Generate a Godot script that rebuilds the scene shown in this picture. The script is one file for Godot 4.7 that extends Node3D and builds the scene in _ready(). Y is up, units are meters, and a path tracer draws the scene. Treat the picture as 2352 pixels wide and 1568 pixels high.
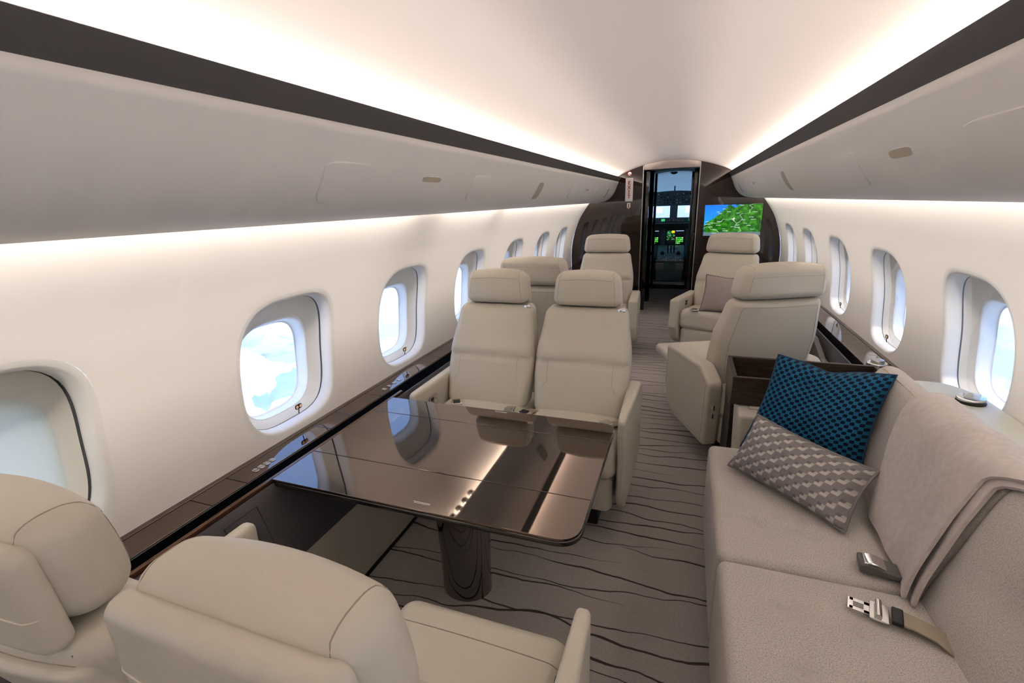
extends Node3D
# Business jet cabin looking forward. x right, y up, -z towards the cockpit, metres, floor at y = 0.

var M = {}
var taken = {}

func _ready():
	setup_view()
	make_materials()
	build_shell()
	build_windows()
	build_valances()
	build_ledges()
	build_front_wall()
	build_cockpit()
	build_table()
	build_seats()
	build_sofa()
	build_side_cabinet()
	build_small_things()

# ---------------------------------------------------------------- camera, sky, light
func setup_view():
	var cam = Camera3D.new()
	cam.name = "camera"
	var b = Basis(Vector3.UP, deg_to_rad(20.32854)) * Basis(Vector3.RIGHT, deg_to_rad(-16.42984)) * Basis(Vector3.BACK, deg_to_rad(-2.01427))
	cam.transform = Transform3D(b, Vector3(0.18941, 1.44839, 0))
	cam.fov = rad_to_deg(2.0 * atan(784.0 / 1080.2566))
	cam.near = 0.02
	cam.far = 4000
	add_child(cam)
	cam.current = true
	var env = Environment.new()
	env.background_mode = Environment.BG_SKY
	var sky = Sky.new()
	var sm = ProceduralSkyMaterial.new()
	sm.sky_top_color = Color(0.46, 0.66, 0.97)
	sm.sky_horizon_color = Color(0.86, 0.92, 0.99)
	sm.ground_bottom_color = Color(0.70, 0.82, 1.0)
	sm.ground_horizon_color = Color(0.74, 0.84, 1.0)
	sm.sky_energy_multiplier = 1.35
	sm.ground_energy_multiplier = 1.35
	sm.sun_angle_max = 1.0
	sky.sky_material = sm
	env.sky = sky
	env.tonemap_mode = Environment.TONE_MAPPER_LINEAR
	env.tonemap_exposure = 1.5
	env.sdfgi_enabled = true
	env.ssao_enabled = true
	env.ssil_enabled = true
	var we = WorldEnvironment.new()
	we.name = "world_environment"
	we.environment = env
	add_child(we)
	var sun = DirectionalLight3D.new()
	sun.name = "sun"
	add_child(sun)
	sun.look_at_from_position(Vector3(3.6, 9.0, 1.6), Vector3.ZERO)
	sun.light_energy = 0.55
	sun.light_color = Color(1.0, 0.97, 0.93)
	sun.light_angular_distance = 1.0
	sun.shadow_enabled = true
	# ceiling cove strips (hidden behind the dark rails) and wall wash strips (behind the valances)
	for s in [-1, 1]:
		area_light("cove_light", Vector3(s * 0.715, 1.666, -2.1), Vector3(-s * 0.90, 0.43, 0), Vector2(8.1, 0.02), 4.6, Color(1.0, 0.95, 0.90))
		area_light("wall_wash_light", Vector3(s * 0.876, 1.497, -2.1), Vector3(s * 0.55, -0.83, 0), Vector2(8.1, 0.016), 2.6, Color(1.0, 0.96, 0.915))

func area_light(called, at, towards, size, energy, col):
	var l = AreaLight3D.new()
	l.name = called
	add_child(l, true)
	var zb = -towards.normalized()
	var xb = Vector3(0, 0, 1)
	var yb = zb.cross(xb).normalized()
	l.transform = Transform3D(Basis(xb, yb, zb), at)
	l.area_size = size
	l.area_normalize_energy = true
	l.light_energy = energy
	l.light_color = col
	l.area_range = 12.0
	l.shadow_enabled = true
	return l

# ---------------------------------------------------------------- naming
func numbered(called):
	if not taken.has(called):
		taken[called] = 0
		return called
	taken[called] += 1
	return "%s_%03d" % [called, taken[called]]

func thing(called, label, category, at = Vector3.ZERO, turn = 0.0, group = "", kind = ""):
	var o = Node3D.new()
	o.name = numbered(called)
	add_child(o)
	o.position = at
	o.rotation.y = turn
	tag(o, label, category, group, kind)
	return o

func tag(o, label, category, group = "", kind = ""):
	o.set_meta("label", label)
	o.set_meta("category", category)
	if group:
		o.set_meta("group", group)
	if kind:
		o.set_meta("kind", kind)

func part(called, mesh, mat, parent = null, at = Vector3.ZERO, label = ""):
	var o = MeshInstance3D.new()
	o.name = called if parent else numbered(called)
	o.mesh = mesh
	o.material_override = mat
	(parent if parent else self).add_child(o, true)
	o.position = at
	if label:
		o.set_meta("label", label)
	return o

func single(called, mesh, mat, label, category, group = "", kind = ""):
	var o = part(called, mesh, mat)
	tag(o, label, category, group, kind)
	return o

# ---------------------------------------------------------------- geometry helpers
# arrays: [verts, indices, uvs]
func arr():
	return [PackedVector3Array(), PackedInt32Array(), PackedVector2Array()]

func to_mesh(a, closed = false, flip = false):
	var v: PackedVector3Array = a[0]
	var ix: PackedInt32Array = a[1]
	if closed:
		var vol = 0.0
		for t in range(0, ix.size(), 3):
			vol += v[ix[t]].dot(v[ix[t + 1]].cross(v[ix[t + 2]]))
		flip = vol > 0.0
	if flip:
		for t in range(0, ix.size(), 3):
			var q = ix[t + 1]
			ix[t + 1] = ix[t + 2]
			ix[t + 2] = q
	var n = PackedVector3Array()
	n.resize(v.size())
	for t in range(0, ix.size(), 3):
		var c = (v[ix[t + 2]] - v[ix[t]]).cross(v[ix[t + 1]] - v[ix[t]])
		n[ix[t]] += c
		n[ix[t + 1]] += c
		n[ix[t + 2]] += c
	for k in n.size():
		n[k] = n[k].normalized() if n[k].length_squared() > 0 else Vector3.UP
	var out = []
	out.resize(Mesh.ARRAY_MAX)
	out[Mesh.ARRAY_VERTEX] = v
	out[Mesh.ARRAY_NORMAL] = n
	if a[2].size() == v.size():
		out[Mesh.ARRAY_TEX_UV] = a[2]
	out[Mesh.ARRAY_INDEX] = ix
	var m = ArrayMesh.new()
	m.add_surface_from_arrays(Mesh.PRIMITIVE_TRIANGLES, out)
	return m

func join(list):
	var o = arr()
	var has_uv = true
	for a in list:
		if a[2].size() != a[0].size():
			has_uv = false
	for a in list:
		var base = o[0].size()
		o[0].append_array(a[0])
		if has_uv:
			o[2].append_array(a[2])
		for k in a[1]:
			o[1].append(base + k)
	return o

# orient each closed piece on its own (clockwise front faces)
func oriented(a):
	var v = a[0]
	var ix: PackedInt32Array = a[1]
	var c = Vector3.ZERO
	for p in v:
		c += p
	c /= max(1, v.size())
	var vol = 0.0
	for t in range(0, ix.size(), 3):
		vol += (v[ix[t]] - c).dot((v[ix[t + 1]] - c).cross(v[ix[t + 2]] - c))
	if vol > 0.0:
		for t in range(0, ix.size(), 3):
			var q = ix[t + 1]
			ix[t + 1] = ix[t + 2]
			ix[t + 2] = q
		a[1] = ix
	return a

func joined(list):
	var l = []
	for a in list:
		l.append(oriented(a))
	return to_mesh(join(l))

func moved(a, t: Transform3D):
	var v = PackedVector3Array()
	for p in a[0]:
		v.append(t * p)
	return [v, a[1].duplicate(), a[2].duplicate()]

# surface patch from fn(u, v) with u, v in 0..1
func grid(nu, nv, fn: Callable, wrap_u = false):
	var o = arr()
	for j in nv + 1:
		for i in nu + 1:
			var u = float(i) / nu
			var w = float(j) / nv
			o[0].append(fn.call(u, w))
			o[2].append(Vector2(u, w))
	for j in nv:
		for i in nu:
			var p = j * (nu + 1) + i
			o[1].append_array([p, p + 1, p + nu + 2, p, p + nu + 2, p + nu + 1])
	if wrap_u:
		# weld the last column on the first
		var ix: PackedInt32Array = o[1]
		for k in ix.size():
			if ix[k] % (nu + 1) == nu:
				ix[k] -= nu
		o[1] = ix
	return o

# closed solid between two surfaces fn_a and fn_b over the same parameters
func shell(nu, nv, fa: Callable, fb: Callable):
	var o = arr()
	for f in [fa, fb]:
		for j in nv + 1:
			for i in nu + 1:
				o[0].append(f.call(float(i) / nu, float(j) / nv))
				o[2].append(Vector2(float(i) / nu, float(j) / nv))
	var n = (nu + 1) * (nv + 1)
	for j in nv:
		for i in nu:
			var p = j * (nu + 1) + i
			o[1].append_array([p, p + 1, p + nu + 2, p, p + nu + 2, p + nu + 1])
			o[1].append_array([n + p, n + p + nu + 2, n + p + 1, n + p, n + p + nu + 1, n + p + nu + 2])
	var ring = []
	for i in nu:
		ring.append(i)
	for j in nv:
		ring.append(j * (nu + 1) + nu)
	for i in nu:
		ring.append(nv * (nu + 1) + nu - i)
	for j in nv:
		ring.append((nv - j) * (nu + 1))
	var b0 = o[0].size()
	for k in ring:
		o[0].append(o[0][k])
		o[2].append(o[2][k])
		o[0].append(o[0][n + k])
		o[2].append(o[2][k])
	var m = ring.size()
	for k in m:
		var a = b0 + 2 * k
		var c = b0 + 2 * ((k + 1) % m)
		o[1].append_array([a, a + 1, c + 1, a, c + 1, c])
	return o

func axis_coords(h, r, k, m):
	var a = []
	var inner = h - r
	for j in k:
		a.append(-(inner + r * tan(PI / 4 * (1.0 - float(j) / k))))
	for j in m + 1:
		a.append(lerpf(-inner, inner, float(j) / m))
	for j in range(1, k + 1):
		a.append(inner + r * tan(PI / 4 * float(j) / k))
	return a

func round_point(q: Vector3, h: Vector3, r: float):
	var inner = Vector3(clampf(q.x, -h.x + r, h.x - r), clampf(q.y, -h.y + r, h.y - r), clampf(q.z, -h.z + r, h.z - r))
	var d = q - inner
	if d.length_squared() < 1e-12:
		return q
	return inner + d.normalized() * r

# rounded box; fn(p) bends it; m = Vector3i of inner divisions
func rbox(size: Vector3, r: float, fn = null, m = Vector3i(4, 4, 4), k = 3):
	var h = size / 2
	r = minf(r, minf(h.x, minf(h.y, h.z)) * 0.999)
	var co = [axis_coords(h.x, r, k, m.x), axis_coords(h.y, r, k, m.y), axis_coords(h.z, r, k, m.z)]
	var o = arr()
	var known = {}
	for a in 3:
		var b = (a + 1) % 3
		var c = (a + 2) % 3
		for s in [-1, 1]:
			var nb = co[b].size()
			var nc = co[c].size()
			var at = PackedInt32Array()
			for j in nc:
				for i in nb:
					var q = Vector3.ZERO
					q[a] = s * h[a]
					q[b] = co[b][i]
					q[c] = co[c][j]
					var p = round_point(q, h, r)
					var key = Vector3i(roundi(p.x * 30000), roundi(p.y * 30000), roundi(p.z * 30000))
					if not known.has(key):
						known[key] = o[0].size()
						o[0].append(fn.call(p) if fn != null else p)
					at.append(known[key])
			for j in nc - 1:
				for i in nb - 1:
					var p0 = at[j * nb + i]
					var p1 = at[j * nb + i + 1]
					var p2 = at[(j + 1) * nb + i + 1]
					var p3 = at[(j + 1) * nb + i]
					if s > 0:
						o[1].append_array([p0, p2, p1, p0, p3, p2])
					else:
						o[1].append_array([p0, p1, p2, p0, p2, p3])
	return o

func rb(size, r, fn = null, m = Vector3i(1, 1, 1), k = 2):
	return to_mesh(rbox(size, r, fn, m, k))

# box given by two corners
func cbox(a: Vector3, b: Vector3, r = 0.003, k = 2):
	var lo = Vector3(minf(a.x, b.x), minf(a.y, b.y), minf(a.z, b.z))
	var hi = Vector3(maxf(a.x, b.x), maxf(a.y, b.y), maxf(a.z, b.z))
	return moved(rbox(hi - lo, r, null, Vector3i(1, 1, 1), k), Transform3D(Basis(), (lo + hi) / 2))

func tube(pts, r, sides = 6, closed = false):
	var o = arr()
	var n = pts.size()
	var nrm = Vector3.ZERO
	for i in n:
		var t: Vector3
		if closed:
			t = (pts[(i + 1) % n] - pts[(i + n - 1) % n]).normalized()
		else:
			t = (pts[mini(i + 1, n - 1)] - pts[maxi(i - 1, 0)]).normalized()
		if nrm == Vector3.ZERO:
			nrm = t.cross(Vector3.UP if absf(t.y) < 0.9 else Vector3.RIGHT).normalized()
		nrm = (nrm - t * nrm.dot(t)).normalized()
		var bi = t.cross(nrm)
		for s in sides:
			var ang = TAU * s / sides
			o[0].append(pts[i] + (nrm * cos(ang) + bi * sin(ang)) * r)
	for i in (n if closed else n - 1):
		for s in sides:
			var a = i * sides + s
			var b = i * sides + (s + 1) % sides
			var c = ((i + 1) % n) * sides + (s + 1) % sides
			var d = ((i + 1) % n) * sides + s
			o[1].append_array([a, b, c, a, c, d])
	if not closed:
		for s in range(1, sides - 1):
			o[1].append_array([0, s + 1, s])
			var e = (n - 1) * sides
			o[1].append_array([e, e + s, e + s + 1])
	return oriented(o)

# lathe around y: prof = [Vector2(radius, y)...]
func lathe(prof, sides = 24, ex = 1.0, ez = 1.0):
	var o = arr()
	for j in prof.size():
		for i in sides:
			var a = TAU * i / sides
			o[0].append(Vector3(cos(a) * prof[j].x * ex, prof[j].y, sin(a) * prof[j].x * ez))
	for j in prof.size() - 1:
		for i in sides:
			var p = j * sides + i
			var q = j * sides + (i + 1) % sides
			o[1].append_array([p, q, q + sides, p, q + sides, p + sides])
	for e in [0, prof.size() - 1]:
		var c = o[0].size()
		o[0].append(Vector3(0, prof[e].y, 0))
		for i in sides:
			o[0].append(o[0][e * sides + i])
		for i in sides:
			if e == 0:
				o[1].append_array([c, c + 1 + (i + 1) % sides, c + 1 + i])
			else:
				o[1].append_array([c, c + 1 + i, c + 1 + (i + 1) % sides])
	return oriented(o)

func round_poly(poly, r, seg = 4):
	var out = PackedVector2Array()
	var n = poly.size()
	for i in n:
		var p: Vector2 = poly[i]
		var a: Vector2 = (poly[(i + n - 1) % n] - p)
		var b: Vector2 = (poly[(i + 1) % n] - p)
		var rr = r[i] if r is Array else r
		if rr <= 0.002:
			out.append(p)
			continue
		var half = absf(a.angle_to(b)) / 2
		var d = minf(rr / tan(half), minf(a.length(), b.length()) * 0.49)
		var p0 = p + a.normalized() * d
		var p1 = p + b.normalized() * d
		for k in seg + 1:
			var t = float(k) / seg
			out.append(p0.lerp(p, t).lerp(p.lerp(p1, t), t))
	return out

func inset(poly, d):
	var out = PackedVector2Array()
	var n = poly.size()
	var area = 0.0
	for i in n:
		area += poly[i].cross(poly[(i + 1) % n])
	var sg = 1.0 if area > 0 else -1.0
	for i in n:
		var t0: Vector2 = (poly[i] - poly[(i + n - 1) % n]).normalized()
		var t1: Vector2 = (poly[(i + 1) % n] - poly[i]).normalized()
		var nn = (Vector2(-t0.y, t0.x) + Vector2(-t1.y, t1.x)).normalized() * sg
		var c = maxf(0.4, nn.dot(Vector2(-t1.y, t1.x) * sg))
		out.append(poly[i] + nn * d / c)
	return out

# prism of a 2D outline (x, y) between z0 and z1 with bevelled edges
func prism(poly, z0, z1, bevel = 0.004, steps = 3, fn = null):
	var o = arr()
	var n = poly.size()
	var rings = []
	for s in steps + 1:
		var a = PI / 2 * s / steps
		rings.append([bevel * (1 - sin(a)), z0 + bevel * (1 - cos(a))])
	for s in steps + 1:
		var a = PI / 2 * (1 - float(s) / steps)
		rings.append([bevel * (1 - sin(a)), z1 - bevel * (1 - cos(a))])
	for rg in rings:
		var pl = inset(poly, rg[0]) if rg[0] > 1e-7 else poly
		for p in pl:
			o[0].append(Vector3(p.x, p.y, rg[1]))
	for j in rings.size() - 1:
		for i in n:
			var p = j * n + i
			var q = j * n + (i + 1) % n
			o[1].append_array([p, q, q + n, p, q + n, p + n])
	o = oriented(o)
	for e in [0, rings.size() - 1]:
		var pl = inset(poly, rings[e][0])
		var tri = Geometry2D.triangulate_polygon(pl)
		if tri.is_empty():
			# fan round the middle
			var mid = Vector2.ZERO
			for p in pl:
				mid += p / pl.size()
			pl.append(mid)
			tri = PackedInt32Array()
			for i in n:
				tri.append_array([n, i, (i + 1) % n])
		var c = o[0].size()
		for p in pl:
			o[0].append(Vector3(p.x, p.y, rings[e][1]))
		for t in range(0, tri.size(), 3):
			var A: Vector2 = pl[tri[t]]
			var B: Vector2 = pl[tri[t + 1]]
			var C: Vector2 = pl[tri[t + 2]]
			var up = (B - A).cross(C - A) > 0
			if up == (e != 0):
				o[1].append_array([c + tri[t], c + tri[t + 2], c + tri[t + 1]])
			else:
				o[1].append_array([c + tri[t], c + tri[t + 1], c + tri[t + 2]])
	if fn != null:
		for k in o[0].size():
			o[0][k] = fn.call(o[0][k])
	return o

# orientations for prisms: outline (x, y) -> other planes
func lay(a, how):
	var v = PackedVector3Array()
	for p in a[0]:
		if how == "xz":      # outline in x,z ; depth up y
			v.append(Vector3(p.x, p.z, p.y))
		elif how == "zy":    # outline in z,y ; depth along x
			v.append(Vector3(p.z, p.y, p.x))
	var ix = PackedInt32Array()
	for t in range(0, a[1].size(), 3):
		ix.append_array([a[1][t], a[1][t + 2], a[1][t + 1]])
	return [v, ix, a[2]]

func curve_x(pts, y):
	# monotone lookup pts = [[y, x]...] ascending y, smooth
	var n = pts.size()
	if y <= pts[0][0]:
		return pts[0][1] + (y - pts[0][0]) * (pts[1][1] - pts[0][1]) / (pts[1][0] - pts[0][0])
	for i in n - 1:
		if y <= pts[i + 1][0] or i == n - 2:
			var p0 = pts[maxi(i - 1, 0)]
			var p1 = pts[i]
			var p2 = pts[i + 1]
			var p3 = pts[mini(i + 2, n - 1)]
			var t = (y - p1[0]) / (p2[0] - p1[0])
			return cubic_interpolate_in_time(p1[1], p2[1], p0[1], p3[1], t, p2[0] - p1[0], p0[0] - p1[0] if i > 0 else -(p2[0] - p1[0]), p3[0] - p1[0] if i < n - 2 else 2 * (p2[0] - p1[0]))
	return pts[n - 1][1]

func path_at(pts, t):
	# smooth 2D polyline by fraction of its length (Catmull-Rom)
	var n = pts.size()
	var len = []
	var total = 0.0
	for i in n - 1:
		len.append(pts[i].distance_to(pts[i + 1]))
		total += len[i]
	var d = clampf(t, 0, 1) * total
	for i in n - 1:
		if d <= len[i] or i == n - 2:
			var u = clampf(d / len[i], 0, 1)
			var p0 = pts[maxi(i - 1, 0)]
			var p3 = pts[mini(i + 2, n - 1)]
			return pts[i].cubic_interpolate(pts[i + 1], p0, p3, u)
		d -= len[i]
	return pts[n - 1]

# ---------------------------------------------------------------- materials
func mat(col, rough = 0.6, metal = 0.0, spec = 0.5):
	var m = StandardMaterial3D.new()
	m.albedo_color = col
	m.roughness = rough
	m.metallic = metal
	m.metallic_specular = spec
	m.cull_mode = BaseMaterial3D.CULL_DISABLED
	return m

func noise_tex(freq, size = 256, octaves = 4, ramp = null, normal = false, sd = 1):
	var n = FastNoiseLite.new()
	n.noise_type = FastNoiseLite.TYPE_SIMPLEX_SMOOTH
	n.seed = sd
	n.frequency = freq
	n.fractal_octaves = octaves
	var im: Image = n.get_seamless_image(size, size, false, false, 0.12, true)
	if ramp != null:
		var o = Image.create(size, size, false, Image.FORMAT_RGB8)
		for y in size:
			for x in size:
				o.set_pixel(x, y, ramp.sample(im.get_pixel(x, y).r))
		im = o
	return ImageTexture.create_from_image(im)

func ramp(cols):
	var g = Gradient.new()
	g.offsets = PackedFloat32Array(cols.map(func(c): return c[0]))
	g.colors = PackedColorArray(cols.map(func(c): return c[1]))
	return g

func bumpy(m, tex, scale_cm, per_metre):
	m.heightmap_enabled = true
	m.heightmap_texture = tex
	m.heightmap_scale = scale_cm
	m.uv1_triplanar = true
	m.uv1_scale = Vector3.ONE * per_metre
	return m

func make_materials():
	var grain = noise_tex(0.09, 256, 3)
	var fine = noise_tex(0.2, 256, 2, null, false, 5)
	M.panel = mat(Color(0.93, 0.915, 0.90), 0.55)
	M.ceiling = mat(Color(0.945, 0.91, 0.893), 0.6)
	M.valance = mat(Color(0.875, 0.865, 0.85), 0.5)
	M.hatch = mat(Color(0.87, 0.86, 0.845), 0.5)
	M.tan = mat(Color(0.70, 0.67, 0.585), 0.5)
	M.grille = mat(Color(0.66, 0.64, 0.60), 0.6)
	M.rail = bumpy(mat(Color(0.30, 0.29, 0.29), 0.6), fine, 0.01, 6.0)
	M.leather = bumpy(mat(Color(0.78, 0.752, 0.69), 0.46), grain, 0.018, 7.0)
	M.leather_side = M.leather
	M.seam = mat(Color(0.62, 0.585, 0.52), 0.7)
	M.stitch = mat(Color(0.83, 0.80, 0.73), 0.7)
	M.lacquer = mat(Color(0.475, 0.43, 0.40), 0.035, 1.0)
	M.lacquer_edge = mat(Color(0.10, 0.085, 0.08), 0.08, 0.0, 0.8)
	M.ledge = mat(Color(0.45, 0.395, 0.37), 0.05, 1.0)
	M.ledge_black = mat(Color(0.03, 0.028, 0.028), 0.1, 0.0, 0.6)
	M.bulkhead = mat(Color(0.14, 0.092, 0.072), 0.05, 0.0, 0.35)
	M.bulkhead.clearcoat_enabled = true
	M.bulkhead.clearcoat = 0.8
	M.bulkhead.clearcoat_roughness = 0.03
	M.black_gloss = mat(Color(0.03, 0.028, 0.03), 0.06, 0.0, 0.8)
	M.black = mat(Color(0.045, 0.043, 0.045), 0.5)
	M.dark_panel = mat(Color(0.27, 0.258, 0.27), 0.5)
	M.chrome = mat(Color(0.86, 0.85, 0.84), 0.08, 1.0)
	M.steel = mat(Color(0.70, 0.69, 0.67), 0.28, 1.0)
	M.dark_chrome = mat(Color(0.56, 0.55, 0.55), 0.05, 1.0)
	M.gasket = mat(Color(0.12, 0.15, 0.18), 0.4)
	M.white = mat(Color(0.93, 0.94, 0.94), 0.35)
	M.reveal = mat(Color(0.90, 0.895, 0.88), 0.4)
	M.liner = mat(Color(0.86, 0.845, 0.80), 0.45)
	M.pane = mat(Color(0.97, 0.98, 1.0, 0.04), 0.02)
	M.pane.transparency = BaseMaterial3D.TRANSPARENCY_ALPHA
	M.gold = mat(Color(0.93, 0.80, 0.62), 0.35)
	M.sign_white = mat(Color(0.90, 0.88, 0.87), 0.5)
	M.red = mat(Color(0.62, 0.10, 0.09), 0.5)
	M.belt = bumpy(mat(Color(0.60, 0.56, 0.49), 0.75), fine, 0.02, 9.0)
	M.belt_grey = bumpy(mat(Color(0.36, 0.345, 0.34), 0.75), fine, 0.02, 9.0)
	M.lilac = bumpy(mat(Color(0.62, 0.575, 0.555), 0.9), fine, 0.03, 8.0)
	M.slate = bumpy(mat(Color(0.30, 0.295, 0.32), 0.9), fine, 0.03, 8.0)
	M.pipe_dark = mat(Color(0.30, 0.28, 0.29), 0.8)
	M.pipe_blue = mat(Color(0.07, 0.24, 0.36), 0.75)
	M.pipe_grey = mat(Color(0.46, 0.44, 0.44), 0.85)
	# felted wool
	M.felt = mat(Color.WHITE, 0.95)
	M.felt.albedo_texture = noise_tex(0.11, 512, 5, ramp([[0.0, Color(0.555, 0.53, 0.505)], [0.42, Color(0.70, 0.672, 0.645)], [0.62, Color(0.755, 0.727, 0.70)], [1.0, Color(0.80, 0.778, 0.755)]]), false, 9)
	bumpy(M.felt, fine, 0.02, 4.0)
	M.felt.rim_enabled = true
	M.felt.rim = 0.25
	M.felt.rim_tint = 0.5
	M.throw = mat(Color.WHITE, 0.95)
	M.throw.albedo_texture = noise_tex(0.05, 256, 5, ramp([[0.0, Color(0.70, 0.66, 0.64)], [1.0, Color(0.78, 0.745, 0.725)]]), false, 12)
	bumpy(M.throw, fine, 0.04, 3.0)
	M.throw.rim_enabled = true
	M.throw.rim = 0.35
	# dark oiled wood
	var wood = noise_tex(0.03, 256, 4, ramp([[0.0, Color(0.125, 0.085, 0.06)], [0.5, Color(0.20, 0.145, 0.105)], [1.0, Color(0.285, 0.21, 0.155)]]), false, 21)
	M.wood = mat(Color.WHITE, 0.4)
	M.wood.albedo_texture = wood
	M.wood.uv1_triplanar = true
	M.wood.uv1_scale = Vector3(1.2, 9.0, 9.0)
	M.carpet = mat(Color.WHITE, 0.95)
	M.carpet.albedo_texture = carpet_texture()
	M.carpet.uv1_scale = Vector3(1, 1, 1)
	M.blue_check = mat(Color.WHITE, 0.72)
	M.blue_check.albedo_texture = blue_texture()
	M.blue_check.heightmap_enabled = true
	M.blue_check.heightmap_texture = blue_texture(true)
	M.blue_check.heightmap_scale = 0.12
	M.blue_check.uv1_scale = Vector3(14, 14, 1)
	M.blue_check.metallic_specular = 0.25
	M.grey_weave = mat(Color.WHITE, 0.85)
	M.grey_weave.albedo_texture = weave_texture()
	M.grey_weave.uv1_scale = Vector3(8, 5, 1)
	M.cockpit_wall = mat(Color(0.68, 0.76, 0.76), 0.7)
	M.cockpit_grey = mat(Color(0.33, 0.41, 0.42), 0.6)
	M.console = mat(Color(0.50, 0.60, 0.61), 0.6)
	M.shade = mat(Color(0.86, 0.89, 0.855), 0.8)
	M.shade.backlight_enabled = true
	M.shade.backlight = Color(0.55, 0.58, 0.55)
	M.knob = mat(Color(0.50, 0.56, 0.57), 0.5)
	M.shade_sheet = mat(Color(0.80, 0.86, 0.88), 0.6)
	M.shade_sheet.albedo_color.a = 0.28
	M.shade_sheet.transparency = BaseMaterial3D.TRANSPARENCY_ALPHA

func put_px(data, w, x, y, c):
	var k = (y * w + x) * 3
	data[k] = c[0]
	data[k + 1] = c[1]
	data[k + 2] = c[2]

func carpet_texture():
	# grey brown pile with dark hand drawn lines running across the cabin
	var w = 1024
	var h = 2048
	var data = PackedByteArray()
	data.resize(w * h * 3)
	var rng = RandomNumberGenerator.new()
	rng.seed = 77
	var n1 = FastNoiseLite.new()
	n1.seed = 3
	n1.frequency = 0.0045
	n1.fractal_octaves = 3
	var coarse = n1.get_seamless_image(256, 256, false, false, 0.1, true)
	for y in h:
		for x in w:
			var g = (coarse.get_pixel(x / 4, y / 8).r - 0.5) * 14.0 + rng.randf_range(-13, 13)
			var k = (y * w + x) * 3
			data[k] = int(164 + g)
			data[k + 1] = int(156 + g)
			data[k + 2] = int(151 + g)
	var warp = FastNoiseLite.new()
	warp.seed = 11
	warp.frequency = 0.0026
	warp.fractal_octaves = 3
	var n = 31
	for li in n:
		var y0 = h * (li + rng.randf_range(-0.35, 0.35)) / n
		var slope = rng.randf_range(-0.15, 0.05)
		var amp = rng.randf_range(30, 70)
		var ph = rng.randf() * 900
		var thick0 = rng.randf_range(2.8, 6.0)
		var from = 0 if rng.randf() < 0.7 else rng.randi_range(0, w / 2)
		var to = w if rng.randf() < 0.7 else rng.randi_range(w / 2, w)
		for x in range(from, to):
			var yy = y0 + slope * (x - w / 2) + amp * warp.get_noise_2d(x * 1.0 + ph, li * 37.0) + 5.0 * warp.get_noise_2d(x * 6.0, li * 91.0 + 400.0)
			var th = thick0 * (0.75 + 0.6 * warp.get_noise_2d(x * 2.0 + 70.0, li * 53.0))
			th = maxf(th, 1.6)
			if from > 0:
				th *= clampf((x - from) / 160.0, 0.15, 1)
			if to < w:
				th *= clampf((to - x) / 160.0, 0.15, 1)
			for dy in range(int(floor(-th)), int(ceil(th)) + 1):
				var cover = clampf(th - absf(yy + 0.0 - floor(yy) - dy) + 0.3, 0, 1)
				if cover <= 0:
					continue
				var py = posmod(int(floor(yy)) + dy, h)
				var k = (py * w + x) * 3
				data[k] = int(lerpf(data[k], 52, cover * 0.92))
				data[k + 1] = int(lerpf(data[k + 1], 42, cover * 0.92))
				data[k + 2] = int(lerpf(data[k + 2], 39, cover * 0.92))
	var im = Image.create_from_data(w, h, false, Image.FORMAT_RGB8, data)
	return ImageTexture.create_from_image(im)

func blue_texture(height = false):
	var s = 64
	var im = Image.create(s, s, false, Image.FORMAT_RGB8)
	var rng = RandomNumberGenerator.new()
	rng.seed = 5
	for y in s:
		for x in s:
			var cx = x / 32
			var cy = y / 32
			var px = (x % 32 - 15.5) / 16.0
			var py = (y % 32 - 15.5) / 16.0
			var dark = (cx + cy) % 2 == 0 and pow(absf(px) / 1.02, 4) + pow(absf(py) / 0.92, 4) < 1.0
			var j = rng.randf_range(-0.02, 0.02)
			if height:
				im.set_pixel(x, y, Color(0.1, 0.1, 0.1) if dark else Color(0.8 + j, 0.8, 0.8))
			else:
				im.set_pixel(x, y, Color(0.03, 0.085 + j, 0.17 + j) if dark else Color(0.10 + j, 0.35 + j, 0.48 + j))
	return ImageTexture.create_from_image(im)

func weave_texture():
	var s = 96
	var im = Image.create(s, s, false, Image.FORMAT_RGB8)
	im.fill(Color(0.485, 0.465, 0.465))
	var rng = RandomNumberGenerator.new()
	rng.seed = 8
	# two offset rows of bent light tiles with a mid grey shadow side
	for k in [Vector2(4, 4), Vector2(52, 52)]:
		for y in s:
			for x in s:
				var p = Vector2(posmod(x - int(k.x), s), posmod(y - int(k.y), s))
				var q = Vector2(p.x - p.y * 0.25 + 8, p.y)
				if q.x > 6 and q.x < 44 and q.y > 0 and q.y < 24:
					im.set_pixel(x, y, Color(0.715, 0.69, 0.665))
				elif q.x > 24 and q.x < 44 and q.y >= 24 and q.y < 44:
					im.set_pixel(x, y, Color(0.66, 0.64, 0.615))
				elif q.x > 2 and q.x < 24 and q.y >= 24 and q.y < 46:
					im.set_pixel(x, y, Color(0.40, 0.39, 0.40))
	for y in s:
		for x in s:
			var j = rng.randf_range(-0.03, 0.03)
			var c = im.get_pixel(x, y)
			im.set_pixel(x, y, Color(c.r + j, c.g + j, c.b + j))
	return ImageTexture.create_from_image(im)

# ---------------------------------------------------------------- shell
const WALL = [[0.56, 1.22], [0.60, 1.221], [0.75, 1.225], [0.95, 1.205], [1.10, 1.165], [1.23, 1.11], [1.34, 1.04], [1.42, 0.98], [1.56, 0.86], [1.63, 0.80]]
const STATIONS = [-5.52, -4.71, -3.84, -2.97, -2.13, -1.33, -0.44, 0.45]
const FRONT = -6.2
const AFT = 2.0
const WY = 0.885
const WW = 0.222
const WH = 0.252

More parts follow.
